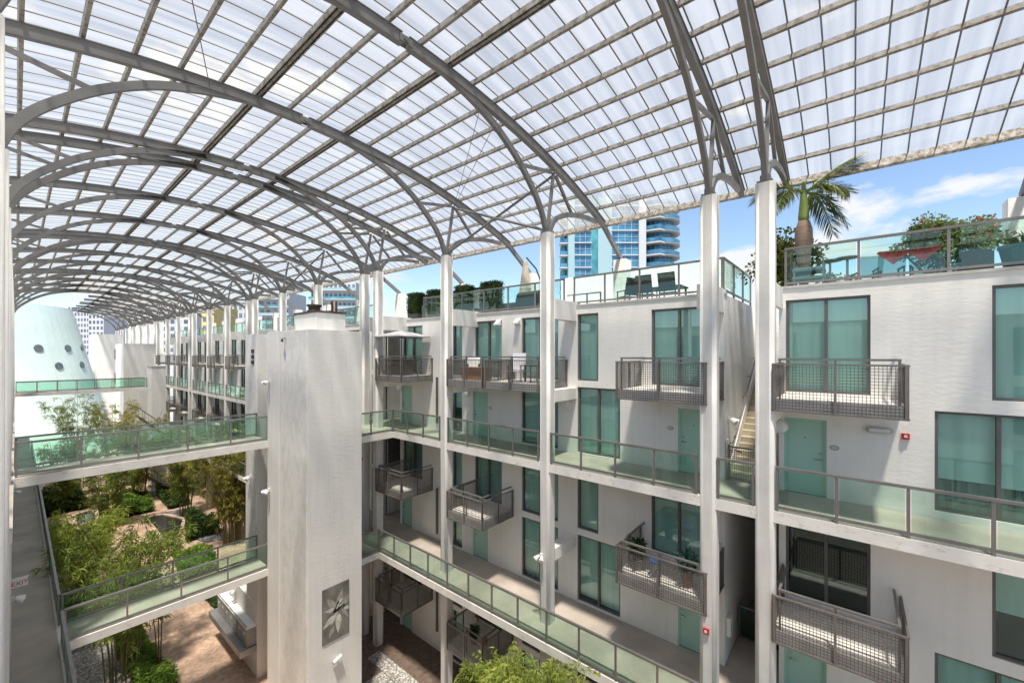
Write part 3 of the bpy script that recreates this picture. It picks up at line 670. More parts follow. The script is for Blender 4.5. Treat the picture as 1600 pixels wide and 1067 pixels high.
for y in YCOL:
    if 5 < y < 72:
        o = bpy.data.objects.new('concrete_column', cmL); col.objects.link(o); o.location = (0, y, 0)
        tag(o, 'white concrete column of the left-hand row at the left edge, %s nearest' % ORD[k], 'column', 'columns at the left edge'); k += 1
# steel shoes on column tops belong to the canopy ribs

# ------------------------------------------------------------------ canopy
canopy = thing('canopy_roof', 'arched grey steel canopy glazed with translucent white panels over the whole courtyard', 'canopy', (5.9, 30, 4.2))
CX, CR, CT = 5.95, 28.0, 7.62
def arc(off, dr=0.0):
    a = math.asin(off / CR); return (CX + (CR + dr) * math.sin(a), CT - CR + (CR + dr) * math.cos(a))
def arcpts(o0, o1, dr, n): return [arc(o0 + (o1 - o0) * i / n, dr) for i in range(n + 1)]
me_half = []
for s_ in (-1, 1):
    mb = MB(); mb.ribbon(arcpts(s_ * 0.10, s_ * 10.25, -0.145, 26), 0.25, 0.12); mb.ribbon(arcpts(s_ * 0.10, s_ * 10.25, -0.012, 26), 0.022, 0.17); mb.ribbon(arcpts(s_ * 0.10, s_ * 10.25, -0.281, 26), 0.022, 0.16)
    me = mb.data('arched_rib'); fixn(me); me.materials.append(M['steel']); me_half.append(me)
def mir(p, s_): return (p[0], p[1]) if s_ > 0 else (11.60 - p[0], p[1])
def part_mesh(name, fn, mat='steel'):
    mb = MB(); fn(mb); me = mb.data(name); fixn(me); me.materials.append(M[mat]); return me
LOW = interp([(11.85, 4.25), (11.60, 4.85), (11.14, 5.45), (10.31, 6.19), (9.4, 6.74), (8.6, 7.05), (7.9, 7.24), (7.0, 7.42)], 5)
OUTA = interp([(12.02, 4.25), (12.35, 4.75), (12.9, 5.08), (13.7, 5.30), (14.6, 5.44), (15.5, 5.48)], 5)
subs = []
for s_ in (-1, 1):
    subs.append(('lower_arch', part_mesh('lower_arch', lambda mb: mb.ribbon([mir(p, s_) for p in LOW], 0.19, 0.12))))
    subs.append(('eaves_arch', part_mesh('eaves_arch', lambda mb: mb.ribbon([mir(p, s_) for p in OUTA], 0.17, 0.115))))
    for a, b_ in (((11.93, 4.3), (12.32, 6.46)), ((12.45, 6.40), (13.55, 5.32)), ((10.42, 6.10), (12.2, 6.44))):
        subs.append(('strut', part_mesh('strut', lambda mb: mb.ribbon([mir(a, s_), mir(b_, s_)], 0.10, 0.09))))
    subs.append(('column_shoe', part_mesh('column_shoe', lambda mb: (mb.box(min(mir((11.76, 0), s_)[0], mir((12.12, 0), s_)[0]), max(mir((11.76, 0), s_)[0], mir((12.12, 0), s_)[0]), -0.17, 0.17, ZC, ZC + 0.06), mb.box(min(mir((11.84, 0), s_)[0], mir((12.04, 0), s_)[0]), max(mir((11.84, 0), s_)[0], mir((12.04, 0), s_)[0]), -0.11, 0.11, ZC + 0.06, ZC + 0.22)))))
def hinge(mb):
    c = arc(0, -0.155); mb.tube([(c[0], -0.12, c[1]), (c[0], 0.12, c[1])], 0.07, 12)
    for yy in (-0.085, 0.065): mb.obox((c[0] - 0.18, yy, c[1] - 0.09), (0.36, 0, 0), (0, 0.02, 0), (0, 0, 0.18))
subs.append(('hinge_pin', part_mesh('hinge_pin', hinge)))
def put(name, me, parent, y, mat=None):
    o = bpy.data.objects.new(name, me); col.objects.link(o); o.location = (0, y, 0)
    attach(o, parent); return o
kick = part_mesh('kicker', lambda mb: mb.ribbon([arc(10.0, -0.14), (CX + 11.95, 4.36)], 0.22, 0.128))
ribs = []
for y in YCOL:
    far = y > 71.9
    r = put('arched_rib', me_half[1], canopy, y)
    if not far: put('arched_rib', me_half[0], r, y)
    for nm, me in subs:
        if far and me.vertices[0].co.x < CX + 0.5: continue
        put(nm, me, r, y)
    if y not in (1.7, 3.0, 20.2, 37.4, 54.6) and y < 71: put('kicker', kick, r, y)
    ribs.append((y, r))
for (ya, ra), (yb, rb) in zip(ribs[:-1], ribs[1:]):   # cross bracing in the middle bay of each run of three
    if 5 < yb - ya and ya in (8.3, 25.5, 42.7, 59.9, -8.9):
        for p, q in (((11.93, ya, 4.3), (12.35, yb, 6.4)), ((12.35, ya, 6.4), (11.93, yb, 4.3))):
            obj('cross_brace', MB().tube([p, q], 0.05, 8), 'steel', ra)
obj('tie_rod', MB().tube([(9.3, 8.3, 7.1), (12.35, 13.6, 6.4)], 0.011, 5), 'steel', canopy); obj('tie_rod', MB().tube([(8.6, 8.3, 7.2), (12.35, 13.6, 6.4)], 0.010, 5), 'steel', canopy)
obj('tie_rod', MB().tube([(3.4, 13.6, 7.3), (1.6, 8.3, 7.0)], 0.012, 5), 'steel', canopy)
OFFS = [0.46, 1.37, 2.27, 3.17, 4.07, 4.97, 5.87, 6.75, 7.65, 8.55, 9.50, 10.42]
OFFS = [-o for o in reversed(OFFS)] + OFFS
YA, YE, YE2 = -12.2, 71.9, 112.0
NP = int((YE - YA) / 0.58)
for off in OFFS:
    c = arc(off, 0.07); a = math.asin(off / CR); tx = Vector((math.cos(a), 0, -math.sin(a))); nz = Vector((math.sin(a), 0, math.cos(a)))
    edge, wide = abs(off) > 10, abs(abs(off) - 1.37) < 0.01
    w, h = (0.12, 0.26) if edge else ((0.20, 0.15) if wide else (0.075, 0.13))
    y1 = YE2 if off > 0.8 else YE
    mb = MB(); cv = Vector((c[0], YA, c[1]))
    if wide:   # channel: web and two flanges
        mb.obox(cv - tx * w / 2 + nz * (h / 2 - 0.02), tx * w, (0, y1 - YA, 0), nz * 0.02)
        for sg in (-1, 1): mb.obox(cv + tx * (sg * w / 2 - (0.02 if sg > 0 else 0)) - nz * h / 2, tx * 0.02, (0, y1 - YA, 0), nz * (h - 0.02))
        mb.obox(cv - tx * 0.03 - nz * h / 2, tx * 0.06, (0, y1 - YA, 0), nz * (h - 0.03))
    else:
        mb.obox(cv - tx * w / 2 - nz * (h - 0.065 if edge else h / 2), tx * w, (0, y1 - YA, 0), nz * h)
    obj('purlin', mb, 'edge_beam' if edge else 'purlin', canopy)
bar_me = part_mesh('glazing_bar', lambda mb: mb.ribbon(arcpts(-10.44, 10.44, 0.148, 46), 0.03, 0.030), 'bar_dark')
for k in range(NP + 1): put('glazing_bar', bar_me, canopy, YA + 0.58 * k)
fb = MB()
for k in range(int((YE2 - YE) / 0.58)): fb.ribbon(arcpts(1.37, 10.44, 0.148, 20), 0.03, 0.035, YA + 0.58 * (NP + 1 + k))
obj('glazing_bars', fb, 'bar_dark', canopy, kind='stuff', fix=False)
# panels: the 300 that show largest are parts of their own, the rest one sheet mass
cand = []
for j in range(len(OFFS) - 1):
    a0, a1 = arc(OFFS[j], 0.14), arc(OFFS[j + 1], 0.14)
    for k in range(NP + int((YE2 - YE) / 0.58)):
        if k >= NP and OFFS[j] < 0.9: continue
        y = YA + 0.58 * k; yy = y + 0.29
        P = [proj(a0[0], y, a0[1]), proj(a1[0], y, a1[1]), proj(a1[0], y + 0.58, a1[1]), proj(a0[0], y + 0.58, a0[1])]
        area = 0
        if all(P):
            cx = sum(p[0] for p in P) / 4; cyy = sum(p[1] for p in P) / 4
            if -10 < cx < 1610 and -10 < cyy < 1067:
                area = abs(sum(P[i][0] * P[(i + 1) % 4][1] - P[(i + 1) % 4][0] * P[i][1] for i in range(4))) / 2
        cand.append((area, j, k))
cand.sort(reverse=True)
rest = MB(); strip = {}
for i, (area, j, k) in enumerate(cand):
    a0, a1 = arc(OFFS[j], 0.14), arc(OFFS[j + 1], 0.14); y = YA + 0.58 * k
    if i < 300:
        if j not in strip:
            mb = MB(); d = Vector((a1[0] - a0[0], 0, a1[1] - a0[1])); nn = Vector((-d.z, 0, d.x)).normalized()
            p0, p1 = Vector((a0[0], 0, a0[1])) + d * 0.035, Vector((a0[0], 0, a0[1])) + d * 0.965
            n_ = 4; rows = []
            for q in range(n_ + 1):   # slight upward bow of the twin-wall sheet
                yv = 0.02 + 0.54 * q / n_; rows.append((p0 + nn * (0.012 * math.sin(math.pi * q / n_)) + Vector((0, yv, 0)), p1 + nn * (0.012 * math.sin(math.pi * q / n_)) + Vector((0, yv, 0))))
            for q in range(n_): mb.quad(rows[q][0], rows[q][1], rows[q + 1][1], rows[q + 1][0])
            me = mb.data('roof_panel'); me.materials.append(M['roof_sheet']); strip[j] = me
        o = put('roof_panel', strip[j], canopy, y)
    else:
        rest.quad((a0[0], y + 0.015, a0[1]), (a1[0], y + 0.015, a1[1]), (a1[0], y + 0.565, a1[1]), (a0[0], y + 0.565, a0[1]))
obj('roof_panels', rest, 'roof_sheet', canopy, kind='stuff', fix=False)

# ------------------------------------------------------------------ lift towers and bridges
tw = thing('lift_tower', 'tall blank white lift tower with a rooftop box in the middle of the courtyard', 'tower', (8.2, 18, GZ))
T1 = (7.1, 9.36, 16.06, 19.70)
mb = MB(); mb.box(T1[0] + 0.03, T1[1], T1[2], T1[3] - 0.0, GZ, 0.92); obj('wall', mb, 'tower_white', tw)
obj('side_cladding', MB().box(7.09, 7.13, 16.10, 18.48, GZ, 0.90), 'tower_marbled', tw)
obj('pilaster', MB().box(7.02, 7.13, 18.52, 19.72, GZ, 0.94), 'tower_white', tw)
obj('rooftop_box', MB().box(8.05, 9.3, 17.3, 19.4, 0.92, 1.72), 'tower_white', tw)
obj('flashing', MB().box(8.0, 9.35, 17.25, 19.45, 1.72, 1.80), 'stain_brown', tw)
obj('roof_fan', MB().lathe((8.35, 18.2, 1.80), [(0.30, 0), (0.30, 0.06), (0.24, 0.08), (0.24, 0.22), (0.30, 0.24), (0.31, 0.32)], 16), 'stain_brown', tw, smooth=False)
for k in range(3): obj('flue', MB().tube([(9.0 + 0.10 * k, 17.9, 1.80), (9.0 + 0.10 * k, 17.9, 2.32)], 0.045, 10), 'beige_cloth' if k % 2 else 'stain_brown', tw)
t2 = thing('lift_tower', 'white wall block behind the bridges with three dark vents near its top', 'tower', (8.2, 23, GZ))
obj('wall', MB().box(7.13, 9.36, 21.15, 22.62, GZ, 0.9), 'tower_white', t2)
obj('side_cladding', MB().box(7.09, 7.135, 21.30, 22.6, -9.9, 0.88), 'tower_marbled', t2)
for k in range(3): obj('vent', MB().box(7.05, 7.10, 21.50, 21.78, 0.02 - 0.26 * k, 0.18 - 0.26 * k), 'black_metal', t2)
obj('mail_wall', MB().box(7.1, 7.4, 21.16, 26.2, GZ, -11.6), 'tower_white', t2)
obj('lift_front', MB().box(7.5, 9.3, 19.70, 21.15, BZ + 2.6, 0.9), 'tower_white', t2)
# art print on the tower
art = thing('flower_print', 'unframed black and white print of a water lily on the tower wall', 'picture', (8.22, 16.02, -10.4))
ax0, ax1, az0, az1 = 7.67, 8.78, -11.48, -9.30
obj('backing', MB().box(ax0, ax1, 16.03, 16.058, az0, az1), 'frame_dark', art)
surf('print_bg', (0.20, 0.195, 0.17), 0.6, var=0.45, scale=2.2, vec=(1, 1, 0.6)); surf('print_light', (0.62, 0.61, 0.56), 0.6, var=0.35, scale=7); surf('print_mid', (0.36, 0.355, 0.31), 0.6, var=0.4, scale=6); surf('print_black', (0.02, 0.02, 0.018), 0.6, var=0.2)
obj('print', MB().box(ax0 + 0.015, ax1 - 0.015, 16.024, 16.03, az0 + 0.015, az1 - 0.015), 'print_bg', art)
def petal(cx, cz, ang, L, w, mat, lay):
    mb = MB(); pts = []
    for t in [i / 8 for i in range(9)]: pts.append((t * L, w * math.sin(math.pi * t ** 0.75) * (1 - 0.25 * t)))
    ring = [(x, v) for x, v in pts] + [(x, -v) for x, v in reversed(pts[1:-1])]
    ca, sa = math.cos(R(ang)), math.sin(R(ang)); k = len(mb.v)
    P = [(min(max(cx + x * ca - v * sa, ax0 + 0.02), ax1 - 0.02), 16.023 - 0.0012 * lay, min(max(cz + x * sa + v * ca, az0 + 0.02), az1 - 0.02)) for x, v in ring]
    mb.v = P; mb.f = [tuple(range(len(P)))]; obj('petal', mb, mat, art, fix=False)
cx, cz = 8.28, -10.32
for lay, (dx, dz, an, L, w, mt) in enumerate([(0, 0, 35, 0.85, 0.16, 'print_mid'), (0, 0, 75, 0.85, 0.15, 'print_mid'), (0, 0, 125, 0.8, 0.15, 'print_mid'), (-0.1, 0, 160, 0.6, 0.12, 'print_mid'), (-0.15, -0.55, 245, 0.5, 0.09, 'print_mid'), (-0.1, -0.15, 215, 0.62, 0.13, 'print_light'), (0.05, -0.15, 268, 0.80, 0.14, 'print_light'), (0.2, -0.05, 300, 0.55, 0.08, 'print_mid'), (0.0, -0.05, 238, 0.55, 0.09, 'print_light'), (0.25, 0, 330, 0.35, 0.09, 'print_light'), (-0.15, 0.1, 175, 0.35, 0.09, 'print_light'), (-0.2, -0.02, 20, 0.55, 0.10, 'print_black'), (-0.05, 0.02, 75, 0.36, 0.07, 'print_black'), (-0.05, 0.05, 60, 0.30, 0.045, 'print_light'), (0.05, 0.1, 25, 0.28, 0.04, 'print_light'), (0.06, 0.28, 30, 0.2, 0.07, 'print_light'), (0.2, 0.0, 25, 0.2, 0.035, 'print_black')]):
    petal(cx + dx, cz + dz, an, L, w, mt, lay)

def bridge(label, y0, y1, x0, x1, z, loc, far=False):
    b = thing('footbridge', label, 'bridge', loc, 'bridges crossing the courtyard')
    obj('deck', MB().box(x0, x1, y0, y1, z - 0.31, z - 0.012), 'slab_white', b)
    obj('deck_floor', MB().box(x0 + 0.02, x1 - 0.02, y0 + 0.06, y1 - 0.06, z - 0.012, z), 'walk_floor', b)
    glass_rail(b, [(x0 + 0.02, y0 + 0.08), (x1 - 0.02, y0 + 0.08)], z, 1.42); glass_rail(b, [(x0 + 0.02, y1 - 0.08), (x1 - 0.02, y1 - 0.08)], z, 1.42)
    return b
bridge('lower footbridge with glass sides joining the left gallery to the lift tower', 19.68, 21.14, 0.975, 7.09, AZ, (4, 20.4, AZ))
bridge('upper footbridge with green glass sides in front of the bamboo', 19.68, 21.14, -0.05, 7.09, BZ, (4, 20.4, BZ))
bridge('small far footbridge with green glass in front of the pale teal wall', 60.8, 62.4, -0.05, 9.4, BZ, (4, 61.5, BZ))

# ------------------------------------------------------------------ far end of the courtyard
fs = thing('stair_tower', 'small white stair block at the far end of the distant footbridge', 'tower', (10, 60, GZ))
obj('wall', MB().box(9.4, 10.6, 58.6, 61.0, GZ, -1.45), 'tower_white', fs)
obj('coping', MB().box(9.35, 10.65, 58.55, 61.05, -1.45, -1.38), 'coping', fs)
fst = thing('steel_stair', 'open steel stair flights zigzagging beneath the far footbridge', 'stair', (8.5, 57, GZ))
for lvl in range(3):
    z0 = GZ + 2.79 * lvl + 0.4; sg = 1 if lvl % 2 else -1
    for k in range(9):
        y = 57.0 + 0.0; x = 8.0 + (k * 0.28 if sg > 0 else (8 - k) * 0.28)
        obj('tread', MB().box(x, x + 0.27, 56.4, 57.6, z0 + 0.27 * k, z0 + 0.27 * k + 0.06), 'slab_white', fst)
    xa, xb = (8.0, 10.5) if sg > 0 else (10.5, 8.0)
    for y in (56.4, 57.6):
        obj('stringer', MB().bar((xa, y, z0 - 0.05), (xb, y, z0 + 2.45), 0.06, 0.22), 'balcony_metal', fst)
        obj('handrail', MB().bar((xa, y, z0 + 0.95), (xb, y, z0 + 3.45), 0.05, 0.05), 'rail_metal', fst)
        for q in range(6):
            t = q / 5; x = xa + (xb - xa) * t; obj('baluster', MB().bar((x, y, z0 + 2.5 * t), (x, y, z0 + 0.95 + 2.5 * t), 0.03), 'rail_metal', fst)
ws = thing('blank_wall', 'large blank white wall block right of the teal wall behind the far bridge', 'wall', (10, 72, GZ))
obj('wall', MB().box(8.75, 11.9, 71.6, 78.0, GZ, 1.25), 'stucco', ws)
ws = thing('blank_wall', 'narrow blank white wall directly beside the pale teal wall', 'wall', (9, 95, GZ))
obj('wall', MB().box(7.97, 11.26, 93.0, 100.0, GZ, 3.1), 'stucco', ws)
for z in (-0.9, BZ - 1.0, AZ - 0.5): obj('window', MB().box(10.3, 11.0, 92.94, 93.0, z, z + 1.6), 'frame_dark', ws)
# pale teal leaning wall with portholes
tv = thing('teal_wall', 'huge pale teal curved wall leaning inward with round portholes', 'wall', (-2, 88, GZ))
mb = MB(); n = 72; rows = []
for i in range(13):
    z = GZ + (6.75 - GZ) * i / 12; tt = i / 12
    rx = 17.35 - 4.95 * tt; rows.append((z, rx, 13.0 - 4.0 * tt))
k0 = 0
for z, rx, ry in rows:
    for j in range(n):
        t = 2 * math.pi * j / n; mb.v.append((-6.9 + rx * math.cos(t), 92.0 + ry * math.sin(t), z if z < 6.7 else z - 0.03 * (-6.9 + rx * math.cos(t))))
for i in range(12):
    for j in range(n): mb.f.append((i * n + j, i * n + (j + 1) % n, (i + 1) * n + (j + 1) % n, (i + 1) * n + j))
mb.f.append(tuple(12 * n + j for j in range(n)))
obj('wall', mb, 'teal_wall', tv, smooth=False)
def cone_y(x, z):
    tt = (z - GZ) / (6.75 - GZ); rx, ry = 17.35 - 4.95 * tt, 13.0 - 4.0 * tt; q = max(0.0, 1 - ((x + 6.9) / rx) ** 2); return 92.0 - ry * math.sqrt(q)
for px, py in ((60, 544), (106, 544), (92, 571.6), (128, 570), (128, 543)):
    a, b_ = pray(px); d = 80 / b_
    for it in range(12):
        x = a * d; z = (552 - py) / FPX * d; y = cone_y(x, z); d = y / b_
    dx = 0.1; sl = (cone_y(x + dx, z) - cone_y(x - dx, z)) / (2 * dx); ang = math.atan(sl)
    sz = (cone_y(x, z + dx) - cone_y(x, z - dx)) / (2 * dx)
    nrm = Vector((-sl, 1, -sz)).normalized(); c = Vector((x, y, z)); ux = Vector((1, sl, 0)).normalized(); uz = nrm.cross(ux).normalized()
    for nm, r_, mt, pr_ in (('porthole', 0.50, 'frame_dark', 0.06), ('pane', 0.41, 'porthole_glass', 0.07)):
        mb = MB(); mb.tube([c + nrm * 0.25, c - nrm * pr_], r_, 20)
        o = obj(nm, mb, mt, tv if nm == 'porthole' else pp); pp = o if nm == 'porthole' else pp

# ------------------------------------------------------------------ foliage kit
def leaf(mb, p, d, L, w, up):
    s_ = d.cross(up)
    if s_.length < 1e-4: s_ = Vector((1, 0, 0))
    s_ = s_.normalized() * w; k = len(mb.v); droop = Vector((0, 0, -0.18 * L))
    mb.v += [tuple(p), tuple(p + d * L * 0.45 + s_), tuple(p + d * L + droop), tuple(p + d * L * 0.45 - s_)]; mb.f.append((k, k + 1, k + 2, k + 3))
def rv(rg): 
    while True:
        v = Vector((rg.uniform(-1, 1), rg.uniform(-1, 1), rg.uniform(-1, 1)))
        if 0.05 < v.length < 1: return v.normalized()
def bamboo(label, x, y, h, n_culm, spread, n_leaf, mat, seed, lean=(0, 0), L=(0.22, 0.36), base=0.6, lo=0.3, zb=GZ):
    rg = random.Random(seed); t = thing('bamboo_clump', label, 'bamboo', (x, y, zb), 'bamboo clumps in the courtyard')
    cm, lm = MB(), MB(); culms = []
    for i in range(n_culm):
        a = rg.uniform(0, 6.28); r0 = base * rg.random() ** 0.5; r1 = spread * (0.25 + 0.75 * rg.random()); hh = h * rg.uniform(0.72, 1.02)
        dx, dy = math.cos(a), math.sin(a)
        pts = []
        for k in range(9):
            s_ = k / 8; out = r0 + r1 * (s_ ** 2.2); zz = hh * (s_ - 0.16 * s_ ** 4 * (r1 / max(spread, 0.1)))
            pts.append(Vector((x + dx * out + lean[0] * s_ * s_, y + dy * out + lean[1] * s_ * s_, zb + zz)))
        cm.tube(pts, [0.030 * (1 - 0.75 * k / 8) + 0.004 for k in range(9)], 5); culms.append(pts)
    nb = n_leaf // 14
    for b_ in range(nb):
        pts = rg.choice(culms); s_ = lo + (1 - lo) * rg.random() ** 0.8; f = s_ * 8; i = min(7, int(f)); p = pts[i].lerp(pts[i + 1], f - i)
        a = rg.uniform(0, 6.28); bl = rg.uniform(0.35, 1.15) * (1.15 - 0.55 * s_); bd = Vector((math.cos(a), math.sin(a), rg.uniform(-0.1, 0.55))).normalized()
        tip = p + bd * bl
        cm.bar(p, tip - Vector((0, 0, 0.15 * bl)), 0.008, 0.008) if b_ % 3 == 0 else None
        for q in range(14):
            u = 0.25 + 0.75 * rg.random(); pp_ = p + bd * (bl * u) - Vector((0, 0, 0.28 * bl * u * u)) + rv(rg) * 0.07
            d = (bd * 0.7 + rv(rg) * 0.75 + Vector((0, 0, -0.35))).normalized(); leaf(lm, pp_, d, rg.uniform(*L), rg.uniform(0.018, 0.032), rv(rg))
    obj('culms', cm, 'culm', t, fix=False); obj('foliage', lm, mat, t, fix=False)
    return t
bamboo('big feathery bamboo clump rising beside the left gallery, in front of the lower bridge', 3.1, 25.6, 7.9, 22, 2.2, 9000, 'bamboo_leaf', 1, lean=(0.0, 1.0), L=(0.24, 0.42), lo=0.34)
bamboo('golden bamboo clump against the white wall right of the dark pool', 10.9, 37.8, 10.4, 30, 2.7, 10500, 'bamboo_leaf_olive', 2, lean=(-0.9, 0.6), L=(0.24, 0.42), lo=0.18)
bamboo('tall olive bamboo clump behind the dark pool in mid courtyard', 8.0, 56.0, 9.6, 24, 3.0, 8500, 'bamboo_leaf_olive', 3, L=(0.28, 0.5), lo=0.15)
bamboo('bamboo clump with leaning stems left of the pale brick path', 5.0, 50.0, 7.6, 18, 2.3, 7500, 'bamboo_leaf', 4, lean=(0.3, -0.4), L=(0.26, 0.45), lo=0.15)
bamboo('bamboo clump by the small pool near the left gallery rail', 2.8, 58.0, 7.4, 20, 2.0, 8000, 'bamboo_leaf', 5, lean=(0.4, 0), L=(0.28, 0.5), lo=0.22)
bamboo('leafy bamboo hanging over pebbles beside the left gallery', 2.6, 36.6, 6.0, 16, 1.8, 7000, 'bamboo_leaf_light', 6, lean=(0.2, -0.2), L=(0.26, 0.42), lo=0.2)
bamboo('thin distant bamboo standing in front of the pale teal wall', 4.4, 66.0, 12.2, 12, 3.2, 3200, 'bamboo_leaf', 7, L=(0.3, 0.5), lo=0.5)
bamboo('far bamboo clump at the foot of the teal wall', 7.4, 69.0, 9.8, 16, 3.4, 6000, 'bamboo_leaf_olive', 8, L=(0.3, 0.5), lo=0.3)
bamboo('shady bamboo clump below the far apartment balconies', 10.0, 47.5, 8.6, 16, 2.3, 7000, 'bamboo_leaf', 9, L=(0.26, 0.45), lo=0.25)
bamboo('bright green bamboo crown at the bottom beside the right gallery', 9.3, 7.05, 7.2, 34, 1.25, 12000, 'bamboo_leaf_light', 10, L=(0.13, 0.26), lo=0.55)
bamboo('lower bright bamboo crown beneath the right gallery balcony', 9.4, 9.2, 5.6, 20, 0.8, 6000, 'bamboo_leaf_light', 11, L=(0.13, 0.26), lo=0.55)
bamboo('slim young bamboo stem standing alone by the brick path', 4.35, 25.4, 5.0, 3, 0.45, 420, 'bamboo_leaf', 12, base=0.1, lo=0.55)

def cover(name, label, cat, poly, hmax, n, L, mat, seed, z=GZ, kind='stuff', dome=False):
    rg = random.Random(seed); mb = MB(); xs = [p[0] for p in poly]; ys = [p[1] for p in poly]
    def inside(x, y):
        c = False; j = len(poly) - 1
        for i in range(len(poly)):
            if (poly[i][1] > y) != (poly[j][1] > y) and x < (poly[j][0] - poly[i][0]) * (y - poly[i][1]) / (poly[j][1] - poly[i][1]) + poly[i][0]: c = not c
            j = i
        return c
    cnt = 0
    while cnt < n:
        x, y = rg.uniform(min(xs), max(xs)), rg.uniform(min(ys), max(ys))
        if not inside(x, y): continue
        hh = hmax * (0.55 + 0.45 * math.sin(x * 2.1 + y * 1.3) * math.sin(y * 1.7 - x)); zz = z + hh * rg.random() ** 0.4
        d = Vector((rg.uniform(-1, 1), rg.uniform(-1, 1), rg.uniform(-0.2, 0.7))).normalized(); leaf(mb, Vector((x, y, zz)), d, L * rg.uniform(0.7, 1.4), L * 0.28, rv(rg)); cnt += 1
    o = obj(name, mb, mat, fix=False); tag(o, label, cat, kind=kind)
    struct('garden_soil', MB().prism(poly, z - 0.02, z + 0.03), 'soil')
    return o
cover('ground_cover', 'bright green ground cover along the left of the brick path', 'ground cover', [(3.5, 22.5), (4.7, 23.6), (4.4, 27), (4.1, 31), (3.3, 33), (3.2, 28)], 0.95, 9000, 0.17, 'cover_leaf', 21)
cover('ground_cover', 'green shrubs beneath the bamboo beside the left gallery', 'ground cover', [(1.2, 30), (3.0, 30.5), (3.6, 34.6), (1.4, 36.6)], 1.2, 8000, 0.2, 'cover_leaf', 22)
cover('ground_cover', 'bright low shrubs behind the lower bridge beside the path', 'ground cover', [(6.9, 34.0), (8.9, 34.0), (9.4, 37.2), (7.4, 38.8)], 0.8, 7000, 0.18, 'cover_leaf', 23)
cover('ground_cover', 'dark green shrubs right of the larger pool', 'ground cover', [(8.6, 40.6), (10.9, 40.6), (11.1, 44.5), (9.6, 45.4)], 1.7, 9000, 0.18, 'dark_leaf', 24)
cover('ground_cover', 'dark shrubs beside the small pool by the left gallery', 'ground cover', [(1.3, 41.8), (3.3, 41.8), (3.2, 49.5), (1.3, 49.5)], 1.4, 9000, 0.22, 'dark_leaf', 25)
cover('ground_cover', 'far dark planting by the left gallery rail', 'ground cover', [(1.3, 56.5), (4.6, 57.0), (4.2, 63.5), (1.3, 63.5)], 1.5, 7000, 0.25, 'dark_leaf', 26)
cover('ground_cover', 'planting under the tall olive bamboo', 'ground cover', [(6.0, 51.0), (8.3, 51.0), (8.8, 57.5), (6.2, 57.5)], 1.2, 6000, 0.25, 'cover_leaf', 27)
cover('ground_cover', 'planting under the far apartment balconies', 'ground cover', [(9.4, 50.5), (10.9, 50.5), (10.9, 56.5), (9.4, 56.5)], 1.4, 5000, 0.25, 'dark_leaf', 28)
cover('ground_cover', 'low plants behind the white mailboxes', 'ground cover', [(7.45, 28.2), (9.0, 28.2), (9.0, 31.5), (7.3, 31.5)], 0.9, 3000, 0.2, 'dark_leaf', 29)

# ------------------------------------------------------------------ mailboxes
mbx = thing('mailbox_bank', 'long wall-hung bank of white-topped grey mailboxes beneath the lower bridge', 'mailboxes', (6.85, 23.5, -13.6))
nm = 7; ya, yb = 21.3, 25.6
for k in range(nm):
    a, c = ya + (yb - ya) * k / nm, ya + (yb - ya) * (k + 1) / nm
    o = obj('mailbox_cabinet', MB().box(6.74, 7.098, a + 0.01, c - 0.01, -13.42, -12.60), 'mail_grey', mbx)
    dm = MB(); nr = 6
    for r_ in range(nr):
        for q in range(3):
            y0_ = a + 0.04 + (c - a - 0.08) * q / 3; dm.box(6.722, 6.74, y0_ + 0.012, y0_ + (c - a - 0.08) / 3 - 0.012, -13.38 + 0.155 * r_ + 0.012, -13.38 + 0.155 * (r_ + 1) - 0.012)
    obj('box_doors', dm, 'grey_plastic', o, kind='stuff'); obj('notice', MB().box(6.716, 6.722, a + 0.25, a + 0.45, -12.95, -12.85), 'white_paint', o)
obj('top', MB().box(6.70, 7.098, ya, yb, -12.60, -12.55), 'white_paint', mbx)
obj('shelf', MB().box(6.42, 7.098, ya - 0.1, yb + 0.3, -13.72, -13.425), 'mail_grey', mbx)
def blob(name, label, cat, c, r_, mat, sx=1, sy=1, sz=1, group=None):
    mb = MB(); prof = [(r_ * math.sin(math.pi * i / 8) * 1.0 + 0.001, -r_ * sz * math.cos(math.pi * i / 8)) for i in range(9)]
    mb.lathe(c, prof, 14, sx, sy); o = obj(name, mb, mat, smooth=True); return tag(o, label, cat, group)

# ------------------------------------------------------------------ wall fittings
def sconce(label, y, z, x=XF):
    t = thing('wall_lamp', label, 'lamp', (x - 0.1, y, z), 'round wall lamps')
    mb = MB(); pts = [(x - 0.001, y, z), (x - 0.10, y, z)]; mb.tube(pts, 0.19, 20); obj('back_ring', mb, 'lamp_white', t)
    mb = MB(); mb.tube([(x - 0.10, y, z), (x - 0.16, y, z), (x - 0.19, y, z)], [0.165, 0.15, 0.08], 20); obj('diffuser', mb, 'white_paint', t, smooth=False)
    return t
sconce('round wall lamp under the beam beside the middle column, upper gallery', 8.56, -1.90)
sconce('round wall lamp beside the upper teal door left of the middle bay', 14.0, -1.85)
sconce('round wall lamp under the beam above the lower gallery', 8.56, -7.35)
sconce('round wall lamp left of the nearest teal door', 1.60 - 0.02, -2.03)
sconce('round wall lamp by the far teal door near the lift tower', 19.30, -1.85)
def fitting(name, label, cat, parts, group=None):
    loc = parts[0][1].v[0]; t = thing(name, label, cat, loc, group)
    for nm, mb, mt in parts: obj(nm, mb, mt, t)
    return t
